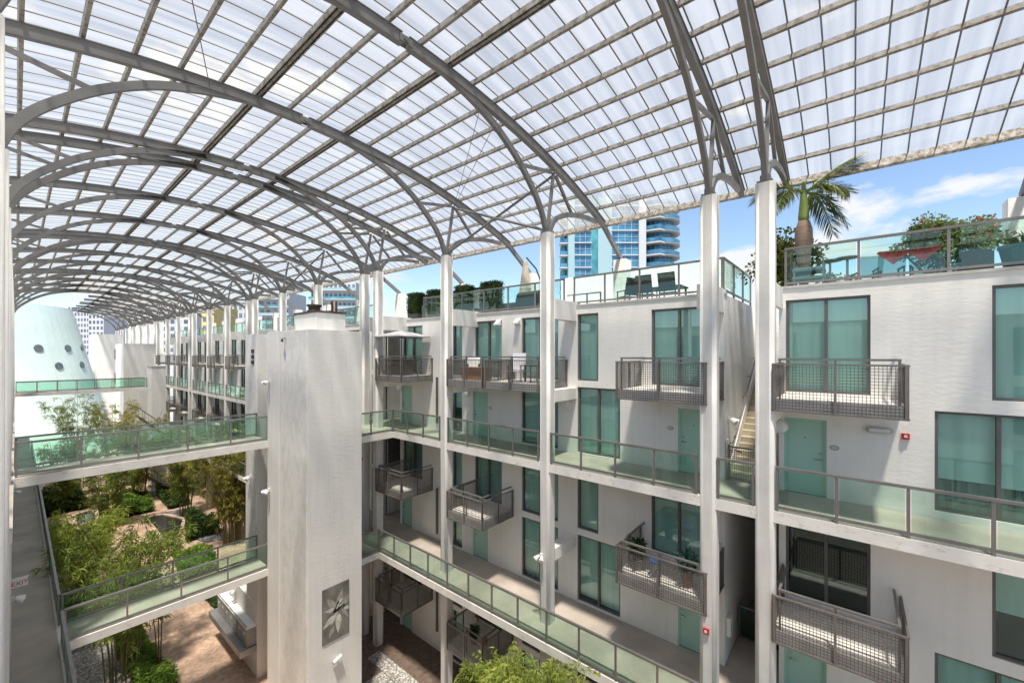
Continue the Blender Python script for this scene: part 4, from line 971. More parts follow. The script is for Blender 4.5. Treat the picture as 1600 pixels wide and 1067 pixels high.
fitting('emergency_light', 'oval grey emergency light right of the nearest teal door', 'lamp', [('case', MB().lathe((XF - 0.05, -0.47, -1.95), [(0.05, 0), (0.055, 0.03), (0.055, 0.11), (0.04, 0.14)], 16, 0.9, 4.6), 'grey_plastic'), ('lens', MB().box(XF - 0.115, XF - 0.09, -0.66, -0.28, -1.93, -1.85), 'lamp_white')])
def alarm(label, y, z, x=XF):
    fitting('fire_alarm', label, 'alarm', [('case', MB().box(x - 0.07, x - 0.001, y - 0.07, y + 0.07, z - 0.07, z + 0.07), 'red_paint'), ('strobe', MB().box(x - 0.10, x - 0.07, y - 0.03, y + 0.03, z - 0.02, z + 0.04), 'lamp_white'), ('grille', MB().box(x - 0.078, x - 0.07, y - 0.055, y + 0.055, z + 0.045, z + 0.06), 'black_metal')])
alarm('small red fire alarm on the wall below the near balcony', -0.94, -1.98)
alarm('small red fire alarm on a column low at right', 3.02, -7.35, XC)
alarm('small red pull box on the column beside the lift tower', 20.05, -5.6, XC)
def plaque(label, y, z):
    t = thing('door_number', label, 'plaque', (XF, y, z), 'oval door number plaques')
    mb = MB(); mb.lathe((XF - 0.012, y, z), [(0.001, -0.07), (0.06, -0.05), (0.085, 0), (0.06, 0.05), (0.001, 0.07)], 16, 0.15, 1.3); obj('plate', mb, 'grey_plastic', t)
    obj('lettering', MB().box(XF - 0.030, XF - 0.022, y - 0.05, y + 0.05, z - 0.015, z + 0.015), 'lamp_white', t)
plaque('oval number plaque right of the nearest teal door', 0.40, -2.45)
plaque('oval number plaque left of the upper middle teal door', 4.60, -2.42)
plaque('oval number plaque beside the upper door of the second bay', 12.55, -2.45)
plaque('oval number plaque above the lower door of the second bay', 13.95, -8.0)
plaque('oval number plaque above the lowest door at right', 1.58, -7.62)
for y, w in ((12.05, 'left'), (10.95, 'right')):
    t = thing('vent_hood', 'small white vent hood under the parapet, the %s of two' % w, 'vent', (XF, y, 1.3), 'white vent hoods')
    mb = MB(); mb.v = [(XF, y - 0.13, 1.22), (XF, y + 0.13, 1.22), (XF - 0.24, y + 0.13, 1.22), (XF - 0.24, y - 0.13, 1.22), (XF, y - 0.13, 1.48), (XF, y + 0.13, 1.48), (XF - 0.24, y + 0.13, 1.27), (XF - 0.24, y - 0.13, 1.27)]
    mb.f = [(4, 5, 6, 7), (3, 2, 6, 7), (0, 3, 7, 4), (1, 2, 6, 5)]; obj('hood', mb, 'white_paint', t, fix=False); obj('duct', MB().box(XF - 0.15, XF, y - 0.09, y + 0.09, 1.20, 1.235), 'grey_plastic', t)
def tube_lamp(label, p, d=(0, 1, 0), nrm=(-1, 0, 0)):
    p, d, nrm = Vector(p), Vector(d), Vector(nrm); t = thing('security_lamp', label, 'lamp', p)
    obj('bracket', MB().bar(p, p + nrm * 0.10, 0.06), 'grey_plastic', t); obj('shade', MB().tube([p + nrm * 0.14 - d * 0.16, p + nrm * 0.14 + d * 0.16], 0.075, 12), 'white_paint', t); obj('cap', MB().tube([p + nrm * 0.14 - d * 0.20, p + nrm * 0.14 - d * 0.16], 0.08, 12), 'grey_plastic', t)
tube_lamp('small white tube lamp below the flower print', (8.24, 16.06, -12.22), (1, 0, 0.35), (0, -1, 0))
def spot(label, p, nrm):
    p, nrm = Vector(p), Vector(nrm); t = thing('spotlight', label, 'lamp', p, 'small white spotlights'); s_ = nrm.cross(Vector((0, 0, 1))).normalized()
    obj('base', MB().bar(p, p + nrm * 0.06, 0.12), 'lamp_white', t)
    for k in (-1, 1): obj('lamp_head', MB().tube([p + nrm * 0.08 + s_ * 0.05 * k, p + nrm * 0.16 + s_ * 0.10 * k + Vector((0, 0, -0.05)), p + nrm * 0.24 + s_ * 0.13 * k + Vector((0, 0, -0.10))], [0.04, 0.07, 0.09], 12), 'white_paint', t)
spot('twin white spotlight on the middle column above the lower gallery', (XC, 8.38, -7.02), (-1, 0, 0))
spot('white spotlight on the wall above the mailboxes', (7.09, 24.0, -11.9), (-1, 0, 0))
spot('white spotlight on the tower edge below the upper bridge', (7.02, 19.5, -5.9), (-1, 0, 0))
spot('small white spotlight on the cladding left of the tower', (7.09, 21.9, -5.8), (-1, 0, 0))
spot('white spotlight on the tower edge above the upper bridge', (7.02, 19.5, -1.2), (-1, 0, 0))
spot('white spotlight by the stair sign', (14.0, 2.99, -2.0), (0, -1, 0))
cm_ = thing('security_camera', 'small dark camera high on the tower side', 'camera', (7.05, 18.0, 0.6)); obj('arm', MB().bar((7.09, 18.0, 0.62), (6.95, 18.0, 0.60), 0.03), 'black_metal', cm_); obj('body', MB().tube([(6.98, 18.08, 0.55), (6.90, 17.85, 0.50)], 0.045, 10), 'black_metal', cm_)
sg = thing('stair_sign', 'small white sign with a dark symbol beside the stair', 'sign', (13.7, 2.99, -2.9)); obj('board', MB().box(13.72, 14.0, 2.955, 2.985, -3.05, -2.62), 'white_paint', sg)
obj('symbol', MB().lathe((13.86, 2.95, -2.86), [(0.001, -0.09), (0.05, -0.06), (0.065, 0), (0.05, 0.06), (0.001, 0.09)], 14, 1, 0.08), 'frame_dark', sg)
sg = thing('stair_sign', 'white meter box on the wall in the lower stair passage', 'box', (13.7, 2.99, -8.5)); obj('board', MB().box(13.75, 14.05, 2.87, 2.985, -8.55, -8.0), 'white_paint', sg); obj('symbol', MB().box(13.82, 13.95, 2.862, 2.87, -8.45, -8.25), 'grey_plastic', sg)
sg = thing('pink_notice', 'small faded pink notice on the ground floor column', 'notice', (XC, 20.1, -11.4)); obj('paper', MB().box(XC - 0.006, XC - 0.001, 20.05, 20.3, -11.5, -11.25), 'red_cloth', sg)
nb = thing('notice_board', 'brown framed notice board in the passage by the lift tower', 'notice board', (XF + 1.39, 19.9, BZ + 0.3))
obj('frame', MB().box(XF + 1.36, XF + 1.399, 19.6, 20.4, BZ + 0.25, BZ + 1.75), 'stain_brown', nb); obj('panel', MB().box(XF + 1.345, XF + 1.36, 19.66, 20.34, BZ + 0.31, BZ + 1.69), 'grey_cloth', nb)
ns = thing('wall_sign', 'small white sign above the notice board by the lift tower', 'sign', (XF + 1.39, 20.0, BZ + 1.95)); obj('board', MB().box(XF + 1.37, XF + 1.399, 19.85, 20.15, BZ + 1.9, BZ + 2.4), 'white_paint', ns); obj('symbol', MB().box(XF + 1.36, XF + 1.37, 19.94, 20.06, BZ + 1.98, BZ + 2.32), 'frame_dark', ns)
# exit sign
ex = thing('exit_sign', 'red and white EXIT sign projecting from the left column', 'sign', (0.06, 20.0, -7.1))
obj('panel', MB().box(-0.09, 0.24, 19.96, 20.0, -7.24, -7.0), 'white_paint', ex); obj('top_rail', MB().box(-0.09, 0.26, 19.94, 20.02, -7.0, -6.97), 'white_paint', ex)
cu = bpy.data.curves.new('lettering', 'FONT'); cu.body = 'EXIT'; cu.size = 0.17; cu.align_x = 'CENTER'; cu.extrude = 0.003; cu.materials.append(M['red_paint'])
tq = bpy.data.objects.new('lettering_source', cu); col.objects.link(tq); bpy.context.view_layer.update(); tme = bpy.data.meshes.new_from_object(tq.evaluated_get(bpy.context.evaluated_depsgraph_get())); bpy.data.objects.remove(tq)
to = bpy.data.objects.new('lettering', tme); col.objects.link(to); to.location = (0.075, 19.952, -7.185); to.rotation_euler = (R(90), 0, 0)
attach(to, ex)
for k, (y, z) in enumerate(((20.05, -7.6), (36.0, -7.7))): spot('small white spotlight on the %s column above the left gallery' % ('nearer' if k == 0 else 'farther'), (-0.09, y, z), (1, 0, 0))

# ------------------------------------------------------------------ balcony furnishings
def chair(label, p, ang, mats, seat_h=0.42, w=0.55, back=0.5, name='patio_chair', group=None, arms=True, recline=0.15):
    p = Vector(p); t = thing(name, label, 'chair', p, group); ca, sa = math.cos(ang), math.sin(ang); f = Vector((ca, sa, 0)); s_ = Vector((-sa, ca, 0)); u = Vector((0, 0, 1))
    fm, cm2 = mats
    obj('seat', MB().obox(p - f * 0.25 - s_ * w / 2 + u * (seat_h - 0.03), f * 0.5, s_ * w, u * 0.04), cm2, t)
    obj('backrest', MB().obox(p - f * 0.25 - s_ * w / 2 + u * (seat_h + 0.04), s_ * w, f * 0.035, u * back - f * recline), cm2, t)
    for a in (-1, 1):
        for q in (-1, 1):
            b0 = p + f * 0.23 * q + s_ * (w / 2 - 0.02) * a
            obj('leg', MB().bar(b0, b0 + u * (seat_h + (0.2 if arms else 0)), 0.035), fm, t)
        if arms: obj('armrest', MB().bar(p - f * 0.26 + s_ * (w / 2 - 0.02) * a + u * (seat_h + 0.21), p + f * 0.27 + s_ * (w / 2 - 0.02) * a + u * (seat_h + 0.21), 0.05, 0.03), fm, t)
    return t
chair('lilac folding rocker on the long upper balcony', (12.5, 10.15, -1.10), R(200), ('black_metal', 'white_cloth'), back=0.65)
chair('dark rocker with thin arms at the right of the long upper balcony', (12.55, 9.35, -1.10), R(150), ('black_metal', 'sling_green'), back=0.6)
chair('white folding chair behind the wooden box on the long upper balcony', (12.7, 12.75, -1.10), R(220), ('black_metal', 'white_paint'), back=0.45)
wb = thing('wooden_box', 'orange-brown wooden storage box on the long upper balcony', 'box', (12.2, 12.1, -1.1))
for k in range(5): obj('slat', MB().box(12.0, 12.03, 11.45, 12.75, -1.09 + 0.10 * k, -1.0 + 0.10 * k), 'wood', wb)
obj('body', MB().box(12.03, 12.5, 11.46, 12.74, -1.09, -0.6), 'wood', wb); obj('lid', MB().box(11.99, 12.52, 11.44, 12.76, -0.6, -0.57), 'wood', wb)
um = thing('patio_umbrella', 'open grey square umbrella on the balcony by the lift tower', 'umbrella', (12.55, 17.75, -1.1))
mb = MB(); c = Vector((12.55, 17.75, 0)); e = 0.98
cor = [(c.x - e, c.y - e * 1.1, 0.86), (c.x + e, c.y - e * 1.1, 0.86), (c.x + e, c.y + e * 1.1, 0.86), (c.x - e, c.y + e * 1.1, 0.86)]
for k in range(4): mb.tri(cor[k], cor[(k + 1) % 4], (c.x, c.y, 1.17)); mb.quad(cor[k], cor[(k + 1) % 4], tuple(Vector(cor[(k + 1) % 4]) - Vector((0, 0, 0.05))), tuple(Vector(cor[k]) - Vector((0, 0, 0.05))))
obj('canopy', mb, 'grey_cloth', um, fix=False); obj('pole', MB().tube([(c.x, c.y, -1.1), (c.x, c.y, 1.15)], 0.022, 8), 'black_metal', um); obj('base', MB().lathe((c.x, c.y, -1.1), [(0.25, 0), (0.25, 0.06), (0.05, 0.1)], 14), 'black_metal', um)
for k in range(4): obj('rib', MB().bar((c.x, c.y, 1.13), tuple(Vector(cor[k]) - Vector((0, 0, 0.02))), 0.015), 'black_metal', um)
def sofa(label, x0, x1, y0, y1, z, mat='wicker_dark', name='outdoor_sofa', cush='wicker_dark'):
    t = thing(name, label, 'sofa', ((x0 + x1) / 2, (y0 + y1) / 2, z))
    obj('base', MB().box(x0, x1, y0, y1, z + 0.02, z + 0.30), mat, t, bevel=0.02); obj('backrest', MB().box(x1 - 0.15, x1, y0, y1, z + 0.30, z + 0.80), mat, t, bevel=0.03)
    for a, b_ in ((y0, y0 + 0.12), (y1 - 0.12, y1)): obj('armrest', MB().box(x0, x1 - 0.15, a, b_, z + 0.30, z + 0.58), mat, t, bevel=0.02)
    obj('cushion', MB().box(x0 + 0.02, x1 - 0.16, y0 + 0.13, y1 - 0.13, z + 0.30, z + 0.42), cush, t, bevel=0.03)
sofa('dark wicker bench behind the mesh of the balcony by the lift tower', 12.1, 12.7, 17.0, 18.5, -1.1)
def pot_plant(label, p, r_, h, lh, n, L, w, mat, pot, seed, name='potted_plant', up=0.7, cat='plant'):
    rg = random.Random(seed); p = Vector(p); t = thing(name, label, cat, p)
    obj('pot', MB().lathe(p, [(r_ * 0.7, 0), (r_, h * 0.9), (r_ * 1.06, h * 0.92), (r_ * 1.06, h), (r_ * 0.9, h), (r_ * 0.88, h * 0.92)], 16), pot, t)
    mb = MB()
    for i in range(n):
        a = rg.uniform(0, 6.28); d = Vector((math.cos(a) * (1 - up * rg.random()), math.sin(a) * (1 - up * rg.random()), rg.uniform(0.1, 1.0))).normalized()
        b0 = p + Vector((math.cos(a) * r_ * 0.4 * rg.random(), math.sin(a) * r_ * 0.4 * rg.random(), h * 0.9 + lh * 0.55 * rg.random()))
        leaf(mb, b0, d, L * rg.uniform(0.6, 1.2), w * rg.uniform(0.7, 1.2), rv(rg))
    obj('leaves', mb, mat, t, fix=False); return t
pot_plant('broad-leaved green plant in a pot at the left of the lower mesh balcony', (12.3, 5.15, -1.10 - DZ), 0.17, 0.35, 0.9, 150, 0.34, 0.07, 'house_leaf', 'grey_pot', 31)
pot_plant('pale blue-green spiky plant in a wicker pot on the lower mesh balcony', (12.3, 3.7, -1.10 - DZ), 0.18, 0.45, 0.7, 150, 0.42, 0.055, 'agave_leaf', 'clay_pot', 32)
sb = thing('folding_stool', 'white folding stool with a blue seat on the lower mesh balcony', 'stool', (12.2, 4.55, -1.1 - DZ))
obj('seat', MB().lathe((12.2, 4.55, -0.62 - DZ), [(0.02, 0), (0.20, 0.01), (0.20, 0.04), (0.02, 0.05)], 16), 'blue_cloth', sb)
for a in range(4): obj('leg', MB().tube([(12.2 + 0.2 * math.cos(a * 1.57 + 0.7), 4.55 + 0.2 * math.sin(a * 1.57 + 0.7), -1.1 - DZ), (12.2 - 0.05 * math.cos(a * 1.57 + 0.7), 4.55 - 0.05 * math.sin(a * 1.57 + 0.7), -0.62 - DZ)], 0.012, 6), 'white_paint', sb)
pot_plant('small leafy plant on the dark ground floor balcony', (12.4, 12.4, -1.10 - 2 * DZ), 0.16, 0.3, 0.6, 110, 0.3, 0.05, 'house_leaf', 'clay_pot', 33)
blob('paper_lantern', 'orange round lantern on the dark ground floor balcony', 'lantern', Vector((12.3, 11.7, -0.65 - 2 * DZ)), 0.16, 'wood')

# ------------------------------------------------------------------ roof terrace things
RZ = 1.66
# hedge planters and lattice screens
for k, (px, w) in enumerate(((650, 0.95), (681, 0.9), (726, 0.95), (768, 1.05))):
    q = onX(px, 450, 15.2); y = q.y
    t = thing('hedge_planter', 'clipped green box hedge in a dark planter on the roof terrace, %s from the left' % ORD[k], 'hedge', (15.2, y, RZ), 'clipped hedges along the roof terrace')
    obj('planter', MB().box(14.95, 15.45, y - w / 2, y + w / 2, RZ, 2.35), 'grey_pot', t)
    rg = random.Random(40 + k); mb = MB(); zt = 3.52
    for i in range(2600):
        x_, y_, z_ = rg.uniform(14.92, 15.48), rg.uniform(y - w / 2, y + w / 2), rg.uniform(2.33, zt)
        f = rg.randrange(4)
        if f == 0: x_ = 14.92
        elif f == 1: z_ = zt
        elif f == 2: y_ = y - w / 2
        else: y_ = y + w / 2
        leaf(mb, Vector((x_, y_, z_)) + rv(rg) * 0.055, rv(rg), 0.085, 0.026, rv(rg))
    obj('foliage', mb, 'hedge_leaf', t, fix=False); obj('core', MB().box(14.95, 15.45, y - w / 2 + 0.03, y + w / 2 - 0.03, 2.35, zt - 0.03), 'hedge_leaf', t)
for k, px in enumerate((664, 704, 747)):
    y = onX(px, 450, 15.35).y; w = 1.45
    t = thing('lattice_screen', 'white patterned lattice screen between clipped hedges, %s from the left' % ORD[k], 'screen', (15.35, y, RZ), 'lattice screens along the roof terrace')
    fr = MB(); fr.box(15.33, 15.37, y - w / 2, y - w / 2 + 0.04, RZ, 3.42); fr.box(15.33, 15.37, y + w / 2 - 0.04, y + w / 2, RZ, 3.42); fr.box(15.33, 15.37, y - w / 2 + 0.04, y + w / 2 - 0.04, 3.38, 3.42)
    obj('frame', fr, 'black_metal', t); mb = MB(); rg = random.Random(60 + k)
    obj('backing', MB().box(15.372, 15.38, y - w / 2 + 0.04, y + w / 2 - 0.04, RZ + 0.05, 3.38), 'black_metal', t)
    for i in range(8):
        for j in range(8):
            cyy, czz = y - w / 2 + 0.12 + j * 0.175, 1.9 + i * 0.19
            rr = 0.075
            for q in range(8):
                a0, a1 = q * math.pi / 4, (q + 1) * math.pi / 4; mb.bar((15.35, cyy + rr * math.cos(a0), czz + rr * math.sin(a0)), (15.35, cyy + rr * math.cos(a1), czz + rr * math.sin(a1)), 0.02, 0.03)
    obj('lattice', mb, 'white_paint', t, fix=False, kind='stuff')
sofa('dark covered outdoor sofa behind the roof glass next to the hedges', 14.6, 15.5, 12.3, 14.6, RZ, 'wicker_dark')
gr = thing('barbecue_grill', 'black covered grill on the roof terrace left of the middle column', 'grill', (15.1, 11.2, RZ)); obj('cabinet', MB().box(14.8, 15.4, 10.8, 12.1, RZ, 2.55), 'black_metal', gr, bevel=0.03); obj('lid', MB().tube([(15.1, 10.85, 2.55), (15.1, 12.05, 2.55)], 0.30, 14), 'black_metal', gr)
# closed cantilever umbrella
cu_ = thing('cantilever_umbrella', 'closed beige cantilever umbrella above the roof railing', 'umbrella', (15.5, 12.0, RZ))
obj('canopy', MB().lathe((15.5, 12.05, 2.2), [(0.30, 0), (0.34, 0.25), (0.26, 1.0), (0.17, 1.7), (0.10, 2.1), (0.03, 2.25)], 12), 'beige_cloth', cu_)
obj('mast', MB().tube([(15.9, 11.1, RZ), (15.88, 11.2, 2.9), (15.75, 11.6, 4.0), (15.52, 12.0, 4.55)], 0.035, 8), 'black_metal', cu_); obj('strap', MB().lathe((15.5, 12.05, 3.05), [(0.29, 0), (0.29, 0.06)], 12), 'white_cloth', cu_)
obj('crank', MB().box(15.82, 15.95, 11.05, 11.22, 2.5, 2.75), 'black_metal', cu_); obj('base', MB().box(15.4, 16.2, 10.7, 11.5, RZ, RZ + 0.08), 'grey_pot', cu_)
bn = thing('low_bench_rail', 'low metal rail on the roof terrace right of the middle column', 'rail', (14.3, 8.4, RZ))
for z in (2.0, 2.32): obj('bar', MB().bar((14.2, 8.9, z), (14.2, 7.4, z), 0.05), 'rail_metal', bn)
for y in (8.6, 8.0, 7.42): obj('post', MB().bar((14.2, y, RZ), (14.2, y, 2.32), 0.05), 'rail_metal', bn)
# dining set
dt = thing('dining_table', 'dark wicker dining table on the roof terrace beside the pier', 'table', (15.4, 5.4, RZ)); obj('tabletop', MB().box(14.95, 15.85, 4.7, 6.3, RZ + 0.72, RZ + 0.77), 'wicker_dark', dt)
for x in (15.0, 15.74):
    for y in (4.75, 6.19): obj('leg', MB().box(x, x + 0.06, y, y + 0.06, RZ, RZ + 0.72), 'wicker_dark', dt)
for k, (x, y, a, lab) in enumerate(((14.65, 6.55, 60, 'leftmost of the dark dining chairs on the roof terrace'), (14.55, 5.75, 0, 'dark wicker dining chair left of the table edge, back to the courtyard'), (14.55, 4.95, 0, 'dark wicker dining chair with its back to the courtyard, right-hand one'))):
    chair(lab, (x, y, RZ), R(a), ('wicker_dark', 'wicker_dark'), 0.44, 0.58, 0.62, group='roof dining chairs')
# palm
def palm(label, x, y, z, hs):
    t = thing('palm_tree', label, 'palm', (x, y, z))
    obj('trunk', MB().lathe((x, y, z), [(0.10, 0), (0.14, 0.8), (0.20, 1.5), (0.24, 1.9), (0.23, 2.2), (0.17, 2.42), (0.15, 2.46)], 16), 'palm_bulge', t, smooth=True)
    obj('crownshaft', MB().lathe((x, y, z + 2.44), [(0.145, 0), (0.15, 0.15), (0.11, 0.6), (0.075, 1.0), (0.05, 1.25)], 14), 'palm_shaft', t, smooth=True)
    top = Vector((x, y, z + 3.35)); rg = random.Random(5)
    # frond: azimuth, rise, length, droop
    for az, rise, L, dr in hs:
        d = Vector((math.cos(R(az)), math.sin(R(az)), 0)); mb = MB(); pts = []; N = 16
        for k in range(N + 1):
            s_ = k / N; pts.append(top + d * (L * (s_ - 0.12 * s_ * s_)) + Vector((0, 0, rise * s_ - dr * s_ ** 2.2)))
        st_ = MB().tube(pts, [0.035 * (1 - 0.85 * k / N) + 0.003 for k in range(N + 1)], 5)
        fr_ = obj('frond', st_, 'palm_shaft', t, fix=False)
        for k in range(3, N + 1):
            for rep in range(4):
                s_ = min(1.0, (k + rep / 4) / N); i = min(N - 1, int(s_ * N)); p = pts[i].lerp(pts[i + 1], s_ * N - i); tan = (pts[i + 1] - pts[i]).normalized()
                for sd in (-1, 1):
                    sidev = tan.cross(Vector((0, 0, 1))).normalized() * sd; ld = (sidev * 0.85 + tan * (0.55 + 0.5 * s_) + Vector((0, 0, rg.uniform(-0.45, 0.28)))).normalized()
                    ll = (0.62 * math.sin(math.pi * min(1, 0.18 + 0.72 * s_)) + 0.10) * rg.uniform(0.8, 1.1); w_ = 0.022
                    wv = tan * w_; q = p + ld * ll * 0.55 + Vector((0, 0, -0.03)); e_ = p + ld * ll + Vector((0, 0, -0.22 * ll))
                    mb.quad(p - wv * 0.5, p + wv * 0.5, q + wv, q - wv); mb.tri(q - wv, q + wv, e_)
        obj('leaflets', mb, 'palm_leaf', fr_, fix=False)
VR = Vector((CS, -SN, 0)); azr = math.degrees(math.atan2(VR.y, VR.x))   # azimuth that runs to the right in the photograph
palm('bottle palm with swollen reddish trunk rising above the right roof railing', 15.75, 1.22, RZ, [(azr - 10, 1.5, 1.75, 0.4), (azr + 5, 0.85, 1.75, 0.75), (azr + 15, 0.15, 1.35, 1.3), (azr + 178, 0.75, 1.7, 0.9), (azr + 200, 0.5, 1.4, 1.2), (azr - 60, 0.6, 1.2, 1.0), (azr + 95, 0.9, 1.2, 0.8), (azr - 28, -0.1, 1.2, 0.95)])
def bush(name, label, cat, c, rx, ry, rz_, n, L, w, mat, seed, flowers=0, fmat=None, trunk=True, z0=RZ, clumps=18, lump=0.42):
    rg = random.Random(seed); c = Vector(c); t = thing(name, label, cat, (c.x, c.y, z0)); mb = MB(); cl = []
    for i in range(clumps):
        v = rv(rg) * rg.uniform(0.35, 0.9); cl.append((Vector((c.x + v.x * rx, c.y + v.y * ry, c.z + v.z * rz_)), rg.uniform(0.6, 1.2)))
    for i in range(n):
        cc_, s_ = rg.choice(cl); v = rv(rg) * (rg.random() ** 0.35); p = cc_ + Vector((v.x * rx, v.y * ry, v.z * rz_)) * lump * s_
        if p.z < z0 + 0.02: continue
        leaf(mb, p, (v + rv(rg) * 0.7 + Vector((0, 0, 0.2))).normalized(), L * rg.uniform(0.7, 1.3), w * rg.uniform(0.8, 1.2), rv(rg))
    if trunk:
        tm = MB()
        for i in range(5):
            e_ = cl[i][0]; tm.tube([(c.x + rg.uniform(-0.1, 0.1), c.y + rg.uniform(-0.1, 0.1), z0), tuple(Vector((c.x, c.y, z0)).lerp(e_, 0.5) + rv(rg) * 0.08), tuple(e_)], [0.05, 0.035, 0.015], 6)
        obj('trunk', tm, 'bark_pale', t, fix=False)
    obj('crown', mb, mat, t, fix=False)
    if flowers:
        fm = MB()
        for i in range(flowers):
            cc_, s_ = rg.choice(cl); v = rv(rg); v = Vector((-abs(v.x) * 0.9, v.y, abs(v.z))).normalized(); p = cc_ + Vector((v.x * rx, v.y * ry, v.z * rz_)) * lump * s_ * 1.05
            for q in range(5): leaf(fm, p + rv(rg) * 0.03, rv(rg), 0.07, 0.03, rv(rg))
        obj('flowers', fm, fmat, t, fix=False)
    return t
bush('sea_grape_tree', 'round-leaved green shrub behind the palm trunk', 'shrub', (16.9, 1.75, 3.1), 0.85, 1.05, 1.15, 2600, 0.15, 0.065, 'grape_leaf', 51, clumps=26)
bush('flowering_bush', 'large leafy bush with small red flowers behind the right roof railing', 'bush', (15.6, -1.85, 2.95), 0.6, 1.05, 0.75, 6500, 0.09, 0.032, 'flower_leaf', 52, 55, 'flower_red', clumps=34, lump=0.36)
bush('terrace_shrub', 'low green shrub between the side tables on the right roof', 'shrub', (16.6, 0.35, 2.2), 0.5, 0.6, 0.4, 700, 0.10, 0.03, 'flower_leaf', 53, clumps=10)
lg = thing('lounger_stack', 'stack of grey-green sun loungers behind the corner of the roof railing', 'loungers', (14.5, 1.0, RZ))
for k in range(3): obj('lounger', MB().box(14.15, 14.85, 0.62, 1.38, RZ + 0.16 + 0.24 * k, RZ + 0.26 + 0.24 * k), 'sling_green', lg, bevel=0.02)
for y in (0.66, 1.32):
    for x in (14.18, 14.80): obj('leg', MB().bar((x, y, RZ), (x, y, RZ + 0.95), 0.05), 'rail_metal', lg)
for k, (px, py, xx) in enumerate(((1297, 408, 15.0), (1324, 403, 15.0))):
    q = onX(px, py, xx); t = thing('side_table', 'small round metal table behind the roof glass, the %s of two' % ('left' if k == 0 else 'right'), 'table', (q.x, q.y, RZ), 'round side tables')
    obj('tabletop', MB().lathe((q.x, q.y, q.z - 0.02), [(0.20, 0), (0.28, 0.01), (0.28, 0.03), (0.2, 0.04)], 20), 'sling_green', t); obj('stem', MB().tube([(q.x, q.y, RZ), (q.x, q.y, q.z)], 0.03, 8), 'grey_plastic', t); obj('base', MB().lathe((q.x, q.y, RZ), [(0.2, 0), (0.2, 0.03), (0.04, 0.05)], 16), 'grey_plastic', t)
def sling(label, x, y, ang, towel=True):
    t = chair(label, (x, y, RZ), R(ang), ('sling_green', 'sling_mesh'), 0.40, 0.56, 0.58, 'sling_chair', 'sling chairs on the right roof')
    ca, sa = math.cos(R(ang)), math.sin(R(ang)); f = Vector((ca, sa, 0)); s_ = Vector((-sa, ca, 0)); u = Vector((0, 0, 1)); p = Vector((x, y, RZ))
    if towel:
        mb = MB(); b0 = p - f * 0.42 + u * 0.98; pr_ = None
        for k in range(9):
            v = -0.34 + 0.085 * k; sag = 0.34 * (1 - abs(v) / 0.36)
            a_ = b0 + s_ * v; c_ = b0 + s_ * v - u * sag - f * 0.03
            if pr_: mb.quad(pr_[0], a_, c_, pr_[1])
            pr_ = (a_, c_)
        tt = thing('red_towel', 'red towel draped over the %s' % label, 'towel', tuple(b0)); obj('cloth', mb, 'red_cloth', tt, fix=False); obj('fold', MB().obox(b0 - s_ * 0.30 - f * 0.02, s_ * 0.6, f * 0.10, u * 0.03), 'red_cloth', tt, bevel=0.01)
sling('first sling chair from the left on the right roof', 15.5, onX(1352, 400, 15.5).y, 20, False)
sling('second sling chair from the left on the right roof', 15.0, onX(1388, 400, 15.0).y, 10)
sling('third sling chair from the left on the right roof', 15.0, onX(1446, 400, 15.0).y, -10)
sling('rightmost sling chair before the flowering bush', 15.3, onX(1490, 400, 15.3).y, 40, False)
pb = thing('planter_box', 'low dark planter box beside the teal bowl on the right roof', 'planter', (14.2, -2.12, RZ)); obj('box', MB().box(14.05, 14.5, -2.42, -1.92, RZ, 2.32), 'wicker_dark', pb); obj('soil', MB().box(14.08, 14.47, -2.39, -1.95, 2.32, 2.36), 'soil', pb)
tp_ = pot_plant('large glossy teal bowl planter at the right edge of the roof', (14.35, -2.95, RZ), 0.42, 0.75, 0.3, 90, 0.3, 0.03, 'dark_leaf', 'teal_pot', 70, 'bowl_planter', 0.7, 'planter')

